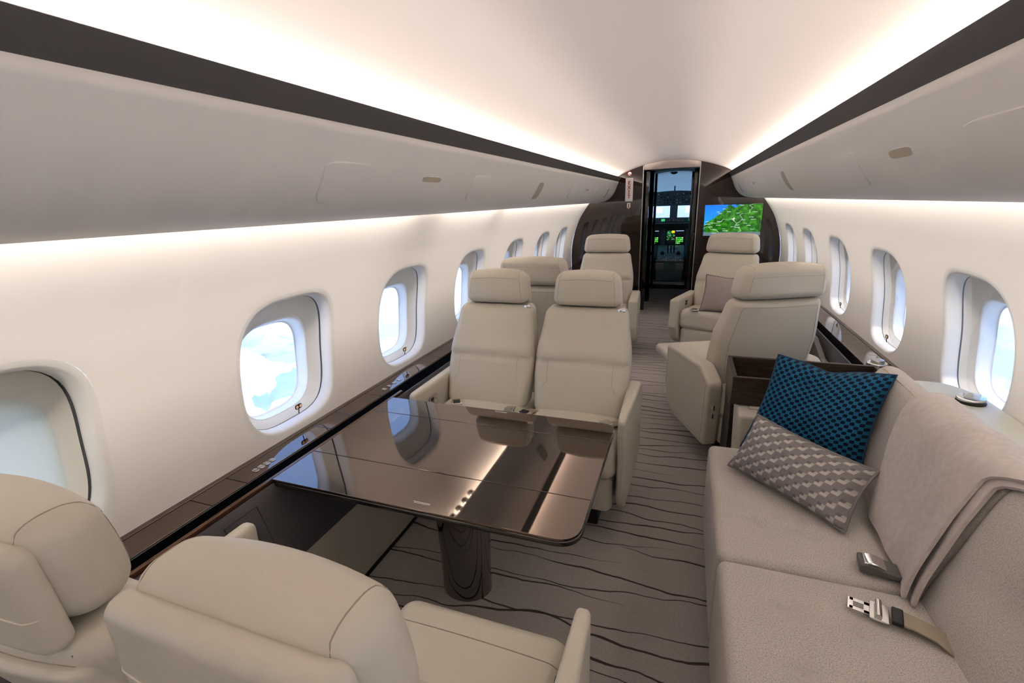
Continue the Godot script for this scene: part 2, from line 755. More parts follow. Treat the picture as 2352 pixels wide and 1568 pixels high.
func hole(ang, sw, n = 3.4):
	# direction ang -> point of a soft rectangle in (z, y), scale sw
	var c = cos(ang)
	var s = sin(ang)
	var r = 1.0 / pow(pow(absf(c), n) + pow(absf(s), n), 1.0 / n)
	return Vector2(c * r * WW * sw, s * r * WH * sw)

func bay(s, z0, z1, zc):
	# wall panel between z0 and z1 with a window opening at zc
	var rim = PackedVector2Array()
	var y0 = 0.56
	var y1 = 1.63
	var ny = 22
	var nz = 14
	for i in ny:
		rim.append(Vector2(z1, lerpf(y0, y1, float(i) / ny)))
	for i in nz:
		rim.append(Vector2(lerpf(z1, z0, float(i) / nz), y1))
	for i in ny:
		rim.append(Vector2(z0, lerpf(y1, y0, float(i) / ny)))
	for i in nz:
		rim.append(Vector2(lerpf(z0, z1, float(i) / nz), y0))
	var n = rim.size()
	var rows = 10
	var fn = func(u, v):
		var k = int(round(u * n)) % n
		var p = rim[k]
		var hz = (z1 - zc) if p.x > zc else (zc - z0)
		var hy = (y1 - WY) if p.y > WY else (WY - y0)
		var ang = atan2((p.y - WY) / hy, (p.x - zc) / hz)
		var q = hole(ang, 1.10) + Vector2(zc, WY)
		var t = v
		var m = q.lerp(p, t)
		return Vector3(s * curve_x(WALL, m.y), m.y, m.x)
	return grid(n, rows, fn, true)

func plain(s, z0, z1):
	return grid(2, 22, func(u, v):
		var y = lerpf(0.56, 1.63, v)
		return Vector3(s * curve_x(WALL, y), y, lerpf(z0, z1, u)))

func ceil_y(x):
	var a = absf(x)
	if a <= 0.64:
		return 1.87 - 0.37 * a * a
	var d = a - 0.64
	return 1.71845 - 0.4736 * d + 1.9 * d * d

func build_shell():
	# floor
	var fa = func(u, v): return Vector3(lerpf(-1.3, 1.3, u), 0.0, lerpf(AFT + 0.05, -8.14, v))
	var fb = func(u, v): return Vector3(lerpf(-1.3, 1.3, u), -0.05, lerpf(AFT + 0.05, -8.14, v))
	var fl = shell(4, 16, fa, fb)
	for k in fl[0].size():
		fl[2][k] = Vector2(fl[0][k].x / 2.2 + 0.5, fl[0][k].z / 2.2)
	single("floor", to_mesh(fl, true), M.carpet, "grey brown cabin carpet with dark wavy lines across the aisle", "carpet", "", "structure")
	# ceiling
	var ca = func(u, v):
		var x = lerpf(-0.86, 0.86, u)
		return Vector3(x, ceil_y(x), lerpf(AFT, FRONT - 0.3, v))
	var cb = func(u, v):
		var x = lerpf(-0.88, 0.88, u)
		return Vector3(x, ceil_y(x) + 0.04, lerpf(AFT, FRONT - 0.3, v))
	single("ceiling", to_mesh(shell(40, 8, ca, cb), true), M.ceiling, "smooth arched off-white cabin ceiling glowing along both edges", "ceiling", "", "structure")
	for s in [-1, 1]:
		var side = "left" if s < 0 else "right"
		var w = thing("wall_" + side, "curved off-white cabin sidewall with a row of oval windows on the %s" % ("table side" if s < 0 else "sofa side"), "wall", Vector3.ZERO, 0.0, "", "structure")
		var list = []
		var z0 = FRONT
		for k in STATIONS.size():
			var z1 = (STATIONS[k] + STATIONS[k + 1]) / 2 if k < STATIONS.size() - 1 else 0.9
			list.append(bay(s, z0, z1, STATIONS[k]))
			z0 = z1
		list.append(plain(s, z0, AFT))
		var both = []
		for a in list:
			both.append(a)
		part("sidewall_panel", to_mesh(join(both), false, s > 0), M.panel, w)
		# charcoal lower panel and leather kick panel
		var prof = [Vector2(1.075, 0.52), Vector2(1.045, 0.585), Vector2(1.035, 0.588), Vector2(0.95, 0.34)]
		var lo = [Vector2(0.95, 0.34), Vector2(0.948, 0.0)]
		for pr in [prof, lo]:
			var m = arr()
			for q in pr.size() - 1:
				var g = grid(1, 1, func(u, v):
					var p = pr[q].lerp(pr[q + 1], v)
					return Vector3(s * p.x, p.y, lerpf(AFT, FRONT, u)))
				m = join([m, g]) if m[0].size() else g
			part("lower_panel" if pr == prof else "kick_panel", to_mesh(m, false, s < 0), M.dark_panel if pr == prof else M.leather_side, w, Vector3.ZERO, "charcoal lower panel" if pr == prof else "beige leather kick panel")
		if s < 0:
			# small access door in the charcoal panel
			var dz = [-0.80, -0.915]
			var pts = []
			for c in [[0.56, dz[0]], [0.56, dz[1]], [0.43, dz[1]], [0.43, dz[0]]]:
				var x = 1.035 - (0.588 - c[0]) * 0.085 / 0.248
				pts.append(Vector3(-x + 0.001, c[0], c[1]))
			part("access_door_seam", to_mesh(tube(pts, 0.0016, 5, true)), M.black, w)
	var back = cbox(Vector3(-1.3, -0.05, AFT), Vector3(1.3, 2.0, AFT + 0.06), 0.005)
	single("wall_back", to_mesh(back), M.panel, "off-white rear wall closing the cabin behind the sofa", "wall", "", "structure")
	for s in [-1, 1]:
		var cav = cbox(Vector3(s * 0.945, -0.05, AFT), Vector3(s * 1.32, 0.02, FRONT), 0.002)
		single("baseboard_" + ("left" if s < 0 else "right"), to_mesh(cav), M.black, "dark floor edge under the kick panel on the %s" % ("table side" if s < 0 else "sofa side"), "baseboard", "", "structure")

func ring(s, rows, n_exp = 3.4, m = 72):
	# rows: [scale, depth, dy]
	return grid(m, rows.size() - 1, func(u, v):
		var k = int(round(v * (rows.size() - 1)))
		var e = rows[k][3] if rows[k].size() > 3 else 0.0
		var q = hole(TAU * u, rows[k][0] - e * smoothstep(0.55, 0.95, absf(cos(TAU * u))), n_exp)
		var y = WY + rows[k][2] + q.y
		var yw = clampf(y, 0.56, 1.3)
		return Vector3(s * (curve_x(WALL, yw) + rows[k][1]), y, q.x), true)

func pane_disc(s, sw, depth, dy, n_exp = 3.4):
	var m = 48
	var o = arr()
	for j in 7:
		for i in m:
			var q = hole(TAU * i / m, sw * (j / 6.0), n_exp)
			var y = WY + dy + q.y
			o[0].append(Vector3(s * (curve_x(WALL, y) + depth), y, q.x))
	for j in 6:
		for i in m:
			var p = j * m + i
			var q = j * m + (i + 1) % m
			o[1].append_array([p, q, q + m, p, q + m, p + m])
	return o

func build_windows():
	var n = 1
	var where = ["beside the far club seats", "behind the fourth seat row", "next to the forward club seat", "beside the swivelled club seat", "over the sofa head", "beside the table", "beside the rear seats", "behind the rear seats"]
	for s in [-1, 1]:
		var reveal = to_mesh(ring(s, [[1.10, 0.0, 0], [1.045, 0.0008, 0], [1.022, 0.003, 0], [1.006, 0.009, 0], [0.996, 0.020, 0], [0.985, 0.052, 0]]), false, s < 0)
		var gasket = to_mesh(ring(s, [[0.985, 0.052, 0], [0.984, 0.060, 0], [0.982, 0.060, 0, 0.022], [0.981, 0.055, 0, 0.024]]), false, s < 0)
		var liner = to_mesh(ring(s, [[0.981, 0.055, 0, 0.024], [0.955, 0.058, -0.002], [0.90, 0.070, -0.008], [0.82, 0.083, -0.02], [0.78, 0.089, -0.027]]), false, s < 0)
		var frame = to_mesh(ring(s, [[0.78, 0.089, -0.027], [0.765, 0.088, -0.029], [0.75, 0.091, -0.031], [0.735, 0.105, -0.034], [0.725, 0.135, -0.038], [0.70, 0.137, -0.038]]), false, s < 0)
		var outer = to_mesh(pane_disc(s, 0.72, 0.136, -0.038), false, s < 0)
		var inner = to_mesh(pane_disc(s, 0.985, 0.045, 0.0), false, s < 0)
		for k in STATIONS.size():
			var zc = STATIONS[k]
			if s > 0 and k == 7:
				continue
			var lab = "soft cornered cabin window in the %s sidewall, number %d back from the dark front wall" % ["table side" if s < 0 else "sofa side", k + 1]
			var w = thing("window_%d" % n, lab, "window", Vector3(0, 0, zc), 0.0, "", "structure")
			n += 1
			part("reveal", reveal, M.reveal, w)
			part("gasket", gasket, M.gasket, w, Vector3.ZERO, "dark rubber gasket")
			part("liner", liner, M.liner, w)
			part("frame", frame, M.white, w)
			part("outer_pane", outer, M.pane, w)
			part("inner_pane", inner, M.pane, w)
			if zc < 0.2:
				shade_switch(w, s)
			if s < 0 and k == 6:
				part("shade", to_mesh(pane_disc(s, 0.80, 0.082, -0.024), false, false), M.shade, w, Vector3.ZERO, "closed pale fabric shade")

func shade_switch(w, s):
	# pill shaped switch with two round buttons on a short stem, on the sill of the window
	var y = WY - WH * 0.86
	var x = s * (curve_x(WALL, y) + 0.030)
	var pill = round_poly([Vector2(-0.018, -0.010), Vector2(0.018, -0.010), Vector2(0.018, 0.010), Vector2(-0.018, 0.010)], 0.0098, 5)
	var sw = part("shade_switch", to_mesh(lay(prism(pill, -0.002, 0.002, 0.001, 2), "zy"), false, false), M.black, w, Vector3(x, y + 0.012, -0.03), "black shade switch with two buttons")
	for d in [-0.009, 0.009]:
		part("button", to_mesh(moved(lathe([Vector2(0.0065, -0.001), Vector2(0.0065, 0.001), Vector2(0.005, 0.0016)], 16), Transform3D(Basis(Vector3(0, 0, 1), PI / 2 * s), Vector3(-s * 0.0024, 0, d)))), M.gold, sw)
	part("stem", to_mesh(tube([Vector3(0, -0.008, 0), Vector3(s * 0.003, -0.03, 0.001)], 0.002, 6)), M.black, sw)

# ---------------------------------------------------------------- overhead valances
const VAL = [[1.41, 0.90], [1.418, 0.83], [1.435, 0.775], [1.46, 0.735], [1.50, 0.70], [1.55, 0.672], [1.60, 0.652], [1.652, 0.632]]

func val_point(s, y, z, lift = 0.0):
	var x = curve_x(VAL, y)
	var dx = curve_x(VAL, y + 0.002) - curve_x(VAL, y - 0.002)
	var nn = Vector2(-0.004, dx).normalized()
	return Vector3(s * (x + nn.x * lift), y + nn.y * lift, z)

func patch(s, zc, yc, hz, hy, lift, n_exp = 6.0):
	var rows = [[1.0, -0.002], [1.0, lift * 0.6], [0.985, lift], [0.7, lift], [0.4, lift], [0.01, lift]]
	var m = 40
	return grid(m, rows.size() - 1, func(u, v):
		var k = int(round(v * (rows.size() - 1)))
		var c = cos(TAU * u)
		var q = sin(TAU * u)
		var r = rows[k][0] / pow(pow(absf(c), n_exp) + pow(absf(q), n_exp), 1.0 / n_exp)
		return val_point(s, yc + q * r * hy, zc + c * r * hz, rows[k][1]), true)

func groove(s, zc, yc, hz, hy, n_exp = 6.0):
	var pts = []
	for i in 64:
		var c = cos(TAU * i / 64.0)
		var q = sin(TAU * i / 64.0)
		var r = 1.004 / pow(pow(absf(c), n_exp) + pow(absf(q), n_exp), 1.0 / n_exp)
		pts.append(val_point(s, yc + q * r * hy, zc + c * r * hz, 0.0))
	return tube(pts, 0.0011, 5, true)

func build_valances():
	for s in [-1, 1]:
		var side = "table side" if s < 0 else "sofa side"
		var v = thing("overhead_valance", "long pale grey overhead valance along the %s of the cabin" % side, "valance")
		var pts = []
		for y in [1.652, 1.63, 1.60, 1.575, 1.55, 1.525, 1.50, 1.48, 1.46, 1.447, 1.435, 1.426, 1.418, 1.413, 1.41]:
			pts.append(Vector2(curve_x(VAL, y), y))
		pts += [Vector2(0.912, 1.411), Vector2(0.916, 1.418), Vector2(0.905, 1.428), Vector2(0.855, 1.47), Vector2(0.835, 1.55), Vector2(0.80, 1.62), Vector2(0.65, 1.645)]
		var n = pts.size()
		var o = arr()
		for z in [AFT, 0.0, -3.0, FRONT]:
			for p in pts:
				o[0].append(Vector3(s * p.x, p.y, z))
		for j in 3:
			for i in n:
				var p = j * n + i
				var q = j * n + (i + 1) % n
				o[1].append_array([p, q, q + n, p, q + n, p + n])
		part("shell", to_mesh(oriented(o)), M.valance, v)
		# hatches, speakers, reading light strips
		var sp = [[-1.125, 1.515, 0.105, 0.050, 1], [-1.578, 1.537, 0.066, 0.0085, 2], [-2.03, 1.515, 0.10, 0.050, 1], [-2.95, 1.513, 0.055, 0.048, 3], [-3.9, 1.515, 0.10, 0.046, 1], [-4.45, 1.536, 0.062, 0.0085, 2], [-4.95, 1.515, 0.10, 0.046, 1], [-5.65, 1.513, 0.05, 0.046, 3]]
		if s > 0:
			sp[0] = [-1.05, 1.512, 0.165, 0.052, 1]
			sp[1] = [-1.515, 1.535, 0.070, 0.011, 2]
			sp[2] = [-1.93, 1.513, 0.09, 0.051, 1]
			sp[3] = [-3.11, 1.513, 0.055, 0.051, 3]
		for h in sp:
			var called = ["", "hatch", "light_lens", "reading_light_cover"][h[4]]
			var m = [null, M.hatch, M.tan, M.grille][h[4]]
			var e = 5.0 if h[4] == 1 else 4.0
			var p = part(called, to_mesh(patch(s, h[0], h[1], h[2], h[3], 0.0042 if h[4] == 1 else 0.001, e), false, s > 0), m, v)
			part("seam", to_mesh(groove(s, h[0], h[1], h[2], h[3], e)), M.hatch, p)
		# dark rail along the cove
		var rail = arr()
		var rp = [Vector2(0.6325, 1.6535), Vector2(0.617, 1.677), Vector2(0.5995, 1.699), Vector2(0.602, 1.7015), Vector2(0.610, 1.700), Vector2(0.631, 1.674), Vector2(0.650, 1.650), Vector2(0.64, 1.646)]
		n = rp.size()
		for z in [AFT, FRONT]:
			for p in rp:
				rail[0].append(Vector3(s * p.x, p.y, z))
		for i in n:
			rail[1].append_array([i, (i + 1) % n, (i + 1) % n + n, i, (i + 1) % n + n, i + n])
		single("trim_%d" % (1 if s < 0 else 2), to_mesh(oriented(rail)), M.rail, "dark charcoal rail under the glowing ceiling cove on the %s" % side, "trim", "", "structure")
		# glowing strips
		var glow = StandardMaterial3D.new()
		glow.albedo_color = Color(0.9, 0.88, 0.86)
		glow.emission_enabled = true
		glow.emission = Color(1.0, 0.90, 0.85)
		glow.emission_energy_multiplier = 1.5
		var st = cbox(Vector3(s * 0.722, 1.636, AFT - 0.05), Vector3(s * 0.732, 1.672, FRONT + 0.05), 0.001, 1)
		single("cove_light_strip", to_mesh(st), glow, "thin glowing light strip hidden behind the dark cove rail, %s" % side, "light")
		var st2 = cbox(Vector3(s * 0.862, 1.503, AFT - 0.05), Vector3(s * 0.882, 1.509, FRONT + 0.05), 0.001, 1)
		single("wall_light_strip", to_mesh(st2), glow, "thin glowing light strip above the sidewall behind the valance, %s" % side, "light")

# ---------------------------------------------------------------- side ledges
func build_ledges():
	var l = thing("side_ledge", "glossy dark brown side ledge under the windows beside the table", "ledge")
	part("body", to_mesh(cbox(Vector3(-1.225, 0.50, 1.9), Vector3(-1.112, 0.594, FRONT + 0.002), 0.002)), M.ledge_black, l)
	part("fascia", to_mesh(cbox(Vector3(-1.113, 0.50, 1.9), Vector3(-1.104, 0.597, FRONT + 0.004), 0.003)), M.ledge_black, l, Vector3.ZERO, "black gloss fascia")
	var cuts = [1.9, 0.6, -0.30, -0.836, -0.962, -1.362, -1.50, -1.708, -2.30, -2.424, -3.0, -3.4, -4.1, -4.5, -5.2, FRONT + 0.003]
	for k in cuts.size() - 1:
		part("lid", to_mesh(cbox(Vector3(-1.200, 0.590, cuts[k] - 0.0012), Vector3(-1.107, 0.600, cuts[k + 1] + 0.0012), 0.0016)), M.ledge, l)
	part("wall_strip", to_mesh(cbox(Vector3(-1.223, 0.585, 1.9), Vector3(-1.2015, 0.602, FRONT + 0.003), 0.002)), M.ledge, l)
	# sliding track of the table in front of the fascia
	part("table_track", to_mesh(cbox(Vector3(-1.062, 0.572, -0.30), Vector3(-1.048, 0.598, -1.80), 0.003)), mat(Color(0.36, 0.25, 0.18), 0.2, 0.6), l, Vector3.ZERO, "brown metal table track")
	for g in [[-1.029, 0.0233], [-1.784, 0.042]]:
		for k in 4:
			var c = Vector3(-1.142, 0.6012, g[0] - g[1] * k)
			var q = round_poly([Vector2(-0.010, -0.008), Vector2(0.010, -0.008), Vector2(0.010, 0.008), Vector2(-0.010, 0.008)], 0.005, 4)
			var pts = []
			for p in q:
				pts.append(Vector3(p.x, 0, p.y))
			var b = part("control_button", to_mesh(tube(pts, 0.0017, 6, true)), M.chrome, l, c, "chrome ringed button")
			part("cap", to_mesh(lathe([Vector2(0.006, -0.001), Vector2(0.006, 0.0015), Vector2(0.004, 0.0022)], 12)), M.steel, b)
	# sofa side
	var r = thing("side_ledge", "glossy brown side ledge with black pocket behind the swivelled club seat", "ledge")
	part("body", to_mesh(cbox(Vector3(1.225, 0.46, -2.36), Vector3(1.085, 0.594, FRONT + 0.002), 0.002)), M.ledge_black, r)
	var rc = [-2.36, -2.9, -3.15, -3.32, -3.9, -4.5, -5.2, FRONT + 0.003]
	for k in rc.size() - 1:
		part("lid", to_mesh(cbox(Vector3(1.200, 0.590, rc[k] - 0.0012), Vector3(1.083, 0.600, rc[k + 1] + 0.0012), 0.0016)), M.ledge, r)
	part("wall_strip", to_mesh(cbox(Vector3(1.223, 0.585, -2.36), Vector3(1.2015, 0.602, FRONT + 0.003), 0.002)), M.ledge, r)
	# pocket: black trough with a sloping brown lip
	part("pocket_floor", to_mesh(cbox(Vector3(1.084, 0.47, -2.60), Vector3(0.985, 0.485, FRONT + 0.004), 0.002)), M.black, r, Vector3.ZERO, "black recessed pocket")
	var lip = round_poly([Vector2(-2.55, 0.42), Vector2(-6.18, 0.42), Vector2(-6.18, 0.60), Vector2(-3.20, 0.60), Vector2(-2.98, 0.535), Vector2(-2.62, 0.53), Vector2(-2.55, 0.50)], [0, 0, 0, 0.06, 0.06, 0.01, 0.01], 4)
	part("lip", to_mesh(lay(prism(lip, 0.955, 0.985, 0.003, 2), "zy")), mat(Color(0.27, 0.235, 0.215), 0.4), r, Vector3.ZERO, "brown sloping lip")
	var cup = thing("cup_holder", "round chrome cup holder on the brown ledge behind the tray box", "cup holder", Vector3(1.145, 0.600, -2.74))
	part("rim", to_mesh(lathe([Vector2(0.044, 0.0), Vector2(0.046, 0.006), Vector2(0.042, 0.011), Vector2(0.034, 0.010), Vector2(0.031, 0.004)], 28)), M.chrome, cup)
	part("lid", to_mesh(lathe([Vector2(0.031, 0.003), Vector2(0.029, 0.022), Vector2(0.024, 0.026), Vector2(0.01, 0.027)], 28)), M.steel, cup)
	# pale leather shelf behind the sofa back
	var sh = thing("sofa_shelf", "pale leather shelf between the sofa back and the sidewall", "shelf")
	var out = round_poly([Vector2(1.02, -2.14), Vector2(1.16, -2.14), Vector2(1.221, -2.02), Vector2(1.222, 0.3), Vector2(1.02, 0.3)], [0.06, 0.10, 0.08, 0, 0], 6)
	part("pad", to_mesh(lay(prism(out, 0.56, 0.735, 0.014, 4), "xz")), mat(Color(0.80, 0.80, 0.755), 0.42), sh)
	for z in [-1.935, -0.9]:
		var c2 = thing("cup_holder", "flip lid chrome cup holder set in the pale shelf behind the sofa" if z < -1.5 else "chrome cup holder in the pale shelf behind the throw", "cup holder", Vector3(1.150, 0.733, z))
		part("rim", to_mesh(lathe([Vector2(0.040, 0.0), Vector2(0.041, 0.008), Vector2(0.037, 0.013), Vector2(0.034, 0.013)], 28)), M.black, c2)
		part("lid", to_mesh(moved(lathe([Vector2(0.040, 0.0), Vector2(0.041, 0.004), Vector2(0.036, 0.008), Vector2(0.02, 0.009)], 28), Transform3D(Basis(Vector3(0, 0, 1), 0.12), Vector3(0, 0.016, 0)))), M.chrome, c2)

# ---------------------------------------------------------------- front wall with doorway
func build_front_wall():
	var w = thing("wall_front", "high gloss espresso brown front wall around the cockpit doorway", "wall", Vector3.ZERO, 0.0, "", "structure")
	var dl = -0.338
	var dr = 0.292
	for s in [-1, 1]:
		var pl = PackedVector2Array()
		var xd = dl if s < 0 else dr
		pl.append(Vector2(xd, 0.0))
		pl.append(Vector2(xd, 1.868 - 0.37 * xd * xd))
		for k in range(1, 12):
			var x = lerpf(absf(xd), 0.84, k / 11.0)
			pl.append(Vector2(s * x, ceil_y(x) - 0.002))
		for k in range(1, 24):
			var y = lerpf(1.60, 0.56, k / 23.0)
			pl.append(Vector2(s * (curve_x(WALL, y) - 0.0005), y))
		pl.append(Vector2(s * 1.22, 0.0))
		part("panel", to_mesh(prism(pl, FRONT - 0.06, FRONT, 0.003, 1)), M.bulkhead, w, Vector3.ZERO, "glossy espresso panel")
		part("edge_strip", to_mesh(cbox(Vector3(xd - s * 0.001, 0.0, FRONT - 0.062), Vector3(xd + s * 0.009, 1.868 - 0.37 * xd * xd - 0.004, FRONT + 0.004), 0.002)), M.steel, w, Vector3.ZERO, "thin metal edge strip")
	var hd = PackedVector2Array()
	for k in 11:
		var x = lerpf(dl, dr, k / 10.0)
		hd.append(Vector2(x, 1.869 - 0.37 * x * x))
	for k in 11:
		var x = lerpf(dr, dl, k / 10.0)
		hd.append(Vector2(x, 1.777 - 0.06 * x * x))
	part("header", to_mesh(prism(hd, FRONT - 0.06, FRONT - 0.004, 0.002, 1)), mat(Color(0.74, 0.69, 0.66), 0.5), w, Vector3.ZERO, "off-white arched header")
	# screen
	var tv = thing("wall_screen", "flat screen showing a moving map with coast and borders on the front wall", "screen", Vector3(0.686, 1.167, FRONT + 0.002))
	part("bezel", rb(Vector3(0.622, 0.366, 0.018), 0.006), M.black_gloss, tv)
	var img = map_texture()
	var em = StandardMaterial3D.new()
	em.albedo_color = Color(0.02, 0.02, 0.02)
	em.roughness = 0.12
	em.emission_enabled = true
	em.emission = Color.BLACK
	em.emission_texture = img
	em.emission_energy_multiplier = 0.95
	var face = grid(1, 1, func(u, v): return Vector3(lerpf(-0.305, 0.305, u), lerpf(0.176, -0.176, v), 0.0096))
	part("display", to_mesh(face, false, false), em, tv, Vector3.ZERO, "green and blue moving map picture")
	# signs
	var ns = thing("no_smoking_sign", "small round no smoking sign above the exit sign", "sign", Vector3(-0.503, 1.737, FRONT + 0.001))
	part("disc", to_mesh(moved(lathe([Vector2(0.024, 0), Vector2(0.024, 0.003)], 28), Transform3D(Basis(Vector3.RIGHT, PI / 2), Vector3.ZERO))), M.sign_white, ns)
	var rp = []
	for k in 28:
		rp.append(Vector3(cos(TAU * k / 28) * 0.022, sin(TAU * k / 28) * 0.022, 0.0035))
	part("ring", to_mesh(tube(rp, 0.0026, 6, true)), M.red, ns)
	part("slash", to_mesh(tube([Vector3(-0.015, 0.015, 0.0035), Vector3(0.015, -0.015, 0.0035)], 0.002, 6)), M.red, ns)
	part("cigarette", to_mesh(moved(cbox(Vector3(-0.015, -0.0025, 0.003), Vector3(0.015, 0.0025, 0.0045), 0.0005), Transform3D(Basis(Vector3(0, 0, 1), -0.15), Vector3(0, -0.003, 0)))), M.black, ns)
	var ex = thing("exit_sign", "tall white exit sign with red letters stacked on the front wall", "sign", Vector3(-0.502, 1.551, FRONT + 0.012))
	part("plate", rb(Vector3(0.090, 0.274, 0.022), 0.004), M.sign_white, ex)
	var font = SystemFont.new()
	font.font_names = PackedStringArray(["Droid Sans"])
	font.font_weight = 700
	var yy = 0.078
	for ch in ["E", "X", "I", "T"]:
		var t = TextMesh.new()
		t.font = font
		t.text = ch
		t.font_size = 64
		t.pixel_size = 0.00098
		t.depth = 0.002
		part("letter", t, M.red, ex, Vector3(0.0, yy, 0.0115), "red letter " + ch)
		yy -= 0.053
	var ar = thing("arrow_sign", "small white downward arrow sign under the exit sign", "sign", Vector3(-0.503, 1.362, FRONT + 0.001))
	part("plate", to_mesh(prism(PackedVector2Array([Vector2(-0.021, 0.034), Vector2(0.021, 0.034), Vector2(0.021, -0.018), Vector2(0, -0.036), Vector2(-0.021, -0.018)]), 0, 0.006, 0.001, 1)), M.sign_white, ar)
	part("arrow", to_mesh(prism(PackedVector2Array([Vector2(-0.005, 0.024), Vector2(0.005, 0.024), Vector2(0.005, -0.014), Vector2(0.012, -0.014), Vector2(0, -0.028), Vector2(-0.012, -0.014), Vector2(-0.005, -0.014)]), 0.006, 0.0075, 0.0004, 1)), M.red, ar)

func map_texture():
	var w = 480
	var h = 280
	var im = Image.create(w, h, false, Image.FORMAT_RGB8)
	var n = FastNoiseLite.new()
	n.seed = 4
	n.frequency = 0.02
	n.fractal_octaves = 5
	var n2 = FastNoiseLite.new()
	n2.seed = 9
	n2.frequency = 0.018
	n2.fractal_octaves = 4
	for y in h:
		for x in w:
			var u = float(x) / w
			var v = float(y) / h
			# coast runs from the lower left edge up to the top middle
			var coast = 0.42 * pow(maxf(0, 1 - v / 0.60), 0.75) + 0.07 * n.get_noise_2d(x * 2, y * 2)
			var c: Color
			var k = n2.get_noise_2d(x, y)
			if v > 0.885:
				c = Color(0.36, 0.44, 0.47)
			elif u < coast or (u > 0.42 and u < 0.62 and v < 0.13 - absf(u - 0.5) and k > -0.1):
				c = Color(0.05, 0.42 + 0.25 * v, 0.86)
			else:
				c = Color(0.05 + 0.22 * clampf(k + 0.35, 0, 1), 0.27 + 0.28 * clampf(k + 0.45, 0, 1), 0.04 + 0.05 * clampf(k + 0.3, 0, 1))
			im.set_pixel(x, y, c)
	var white = Color(0.86, 0.93, 0.88)
	var lines = [[[0.0, 0.66], [0.06, 0.60], [0.14, 0.57], [0.22, 0.60], [0.30, 0.55], [0.34, 0.46], [0.42, 0.49], [0.48, 0.46], [0.53, 0.53], [0.58, 0.60], [0.55, 0.72], [0.62, 0.74], [0.66, 0.84], [0.62, 0.88]], [[0.84, 0.0], [0.77, 0.05], [0.83, 0.12], [0.78, 0.20], [0.79, 0.28], [0.66, 0.30], [0.62, 0.34], [0.67, 0.46], [0.63, 0.56], [0.58, 0.60]], [[0.0, 0.74], [0.08, 0.70], [0.14, 0.80], [0.24, 0.83], [0.27, 0.88]]]
	for l in lines:
		for k in l.size() - 1:
			for t in 60:
				var p = Vector2(l[k][0], l[k][1]).lerp(Vector2(l[k + 1][0], l[k + 1][1]), t / 60.0)
				im.fill_rect(Rect2i(int(p.x * w) + int(3 * sin(t * 0.4)), int(p.y * h), 2, 1), white)
	var rr = RandomNumberGenerator.new()
	rr.seed = 6
	for p in [[0.62, 0.03], [0.32, 0.13], [0.21, 0.22], [0.40, 0.22], [0.25, 0.28], [0.56, 0.27], [0.84, 0.24], [0.78, 0.40], [0.82, 0.48], [0.66, 0.49], [0.03, 0.53], [0.23, 0.53], [0.13, 0.58], [0.70, 0.60], [0.22, 0.65], [0.55, 0.65], [0.76, 0.67], [0.10, 0.70], [0.48, 0.71], [0.55, 0.73], [0.03, 0.62], [0.33, 0.77], [0.34, 0.83], [0.17, 0.79], [0.82, 0.79], [0.15, 0.905], [0.15, 0.965], [0.42, 0.965], [0.68, 0.965]]:
		var lw = rr.randi_range(22, 46)
		var xx = 0
		while xx < lw:
			var cw = rr.randi_range(2, 4)
			im.fill_rect(Rect2i(int(p[0] * w) + xx, int(p[1] * h) + rr.randi_range(0, 1), cw, rr.randi_range(3, 5)), Color(0.88, 0.93, 0.9))
			xx += cw + 1
	# aircraft symbol
	im.fill_rect(Rect2i(236, 126, 26, 4), Color.WHITE)
	for t in 14:
		im.fill_rect(Rect2i(246 + t / 2, 128 - t, 4, 2), Color.WHITE)
		im.fill_rect(Rect2i(246 + t / 2, 130 + t, 4, 2), Color.WHITE)
	return ImageTexture.create_from_image(im)

# ---------------------------------------------------------------- cockpit seen through the doorway
func screen_mat(img, energy = 0.9):
	var em = StandardMaterial3D.new()
	em.albedo_color = Color(0.02, 0.02, 0.02)
	em.roughness = 0.2
	em.emission_enabled = true
	em.emission = Color.BLACK
	em.emission_texture = img
	em.emission_energy_multiplier = energy
	return em

func avionics_texture(sd):
	var im = Image.create(96, 72, false, Image.FORMAT_RGB8)
	im.fill(Color(0.02, 0.03, 0.04))
	var rng = RandomNumberGenerator.new()
	rng.seed = sd
	im.fill_rect(Rect2i(2, 2, 44, 30), Color(0.03, 0.16, 0.10))
	for k in 70:
		im.fill_rect(Rect2i(rng.randi_range(2, 42), rng.randi_range(2, 50), rng.randi_range(2, 5), 2), [Color(0.25, 0.9, 0.35), Color(0.75, 0.9, 0.85), Color(0.15, 0.7, 0.25)][k % 3])
	im.fill_rect(Rect2i(28, 2, 16, 12), Color(0.95, 0.85, 0.10))
	im.fill_rect(Rect2i(50, 2, 42, 3), Color(0.7, 0.8, 1.0))
	im.fill_rect(Rect2i(51, 6, 40, 26), Color(0.01, 0.01, 0.05))
	for k in 18:
		im.fill_rect(Rect2i(52 + (k % 5) * 8, 36 + (k / 5) * 9, 6, 6), Color(0.3, 0.95, 0.2) if k % 4 else Color(0.85, 0.95, 0.8))
	return ImageTexture.create_from_image(im)

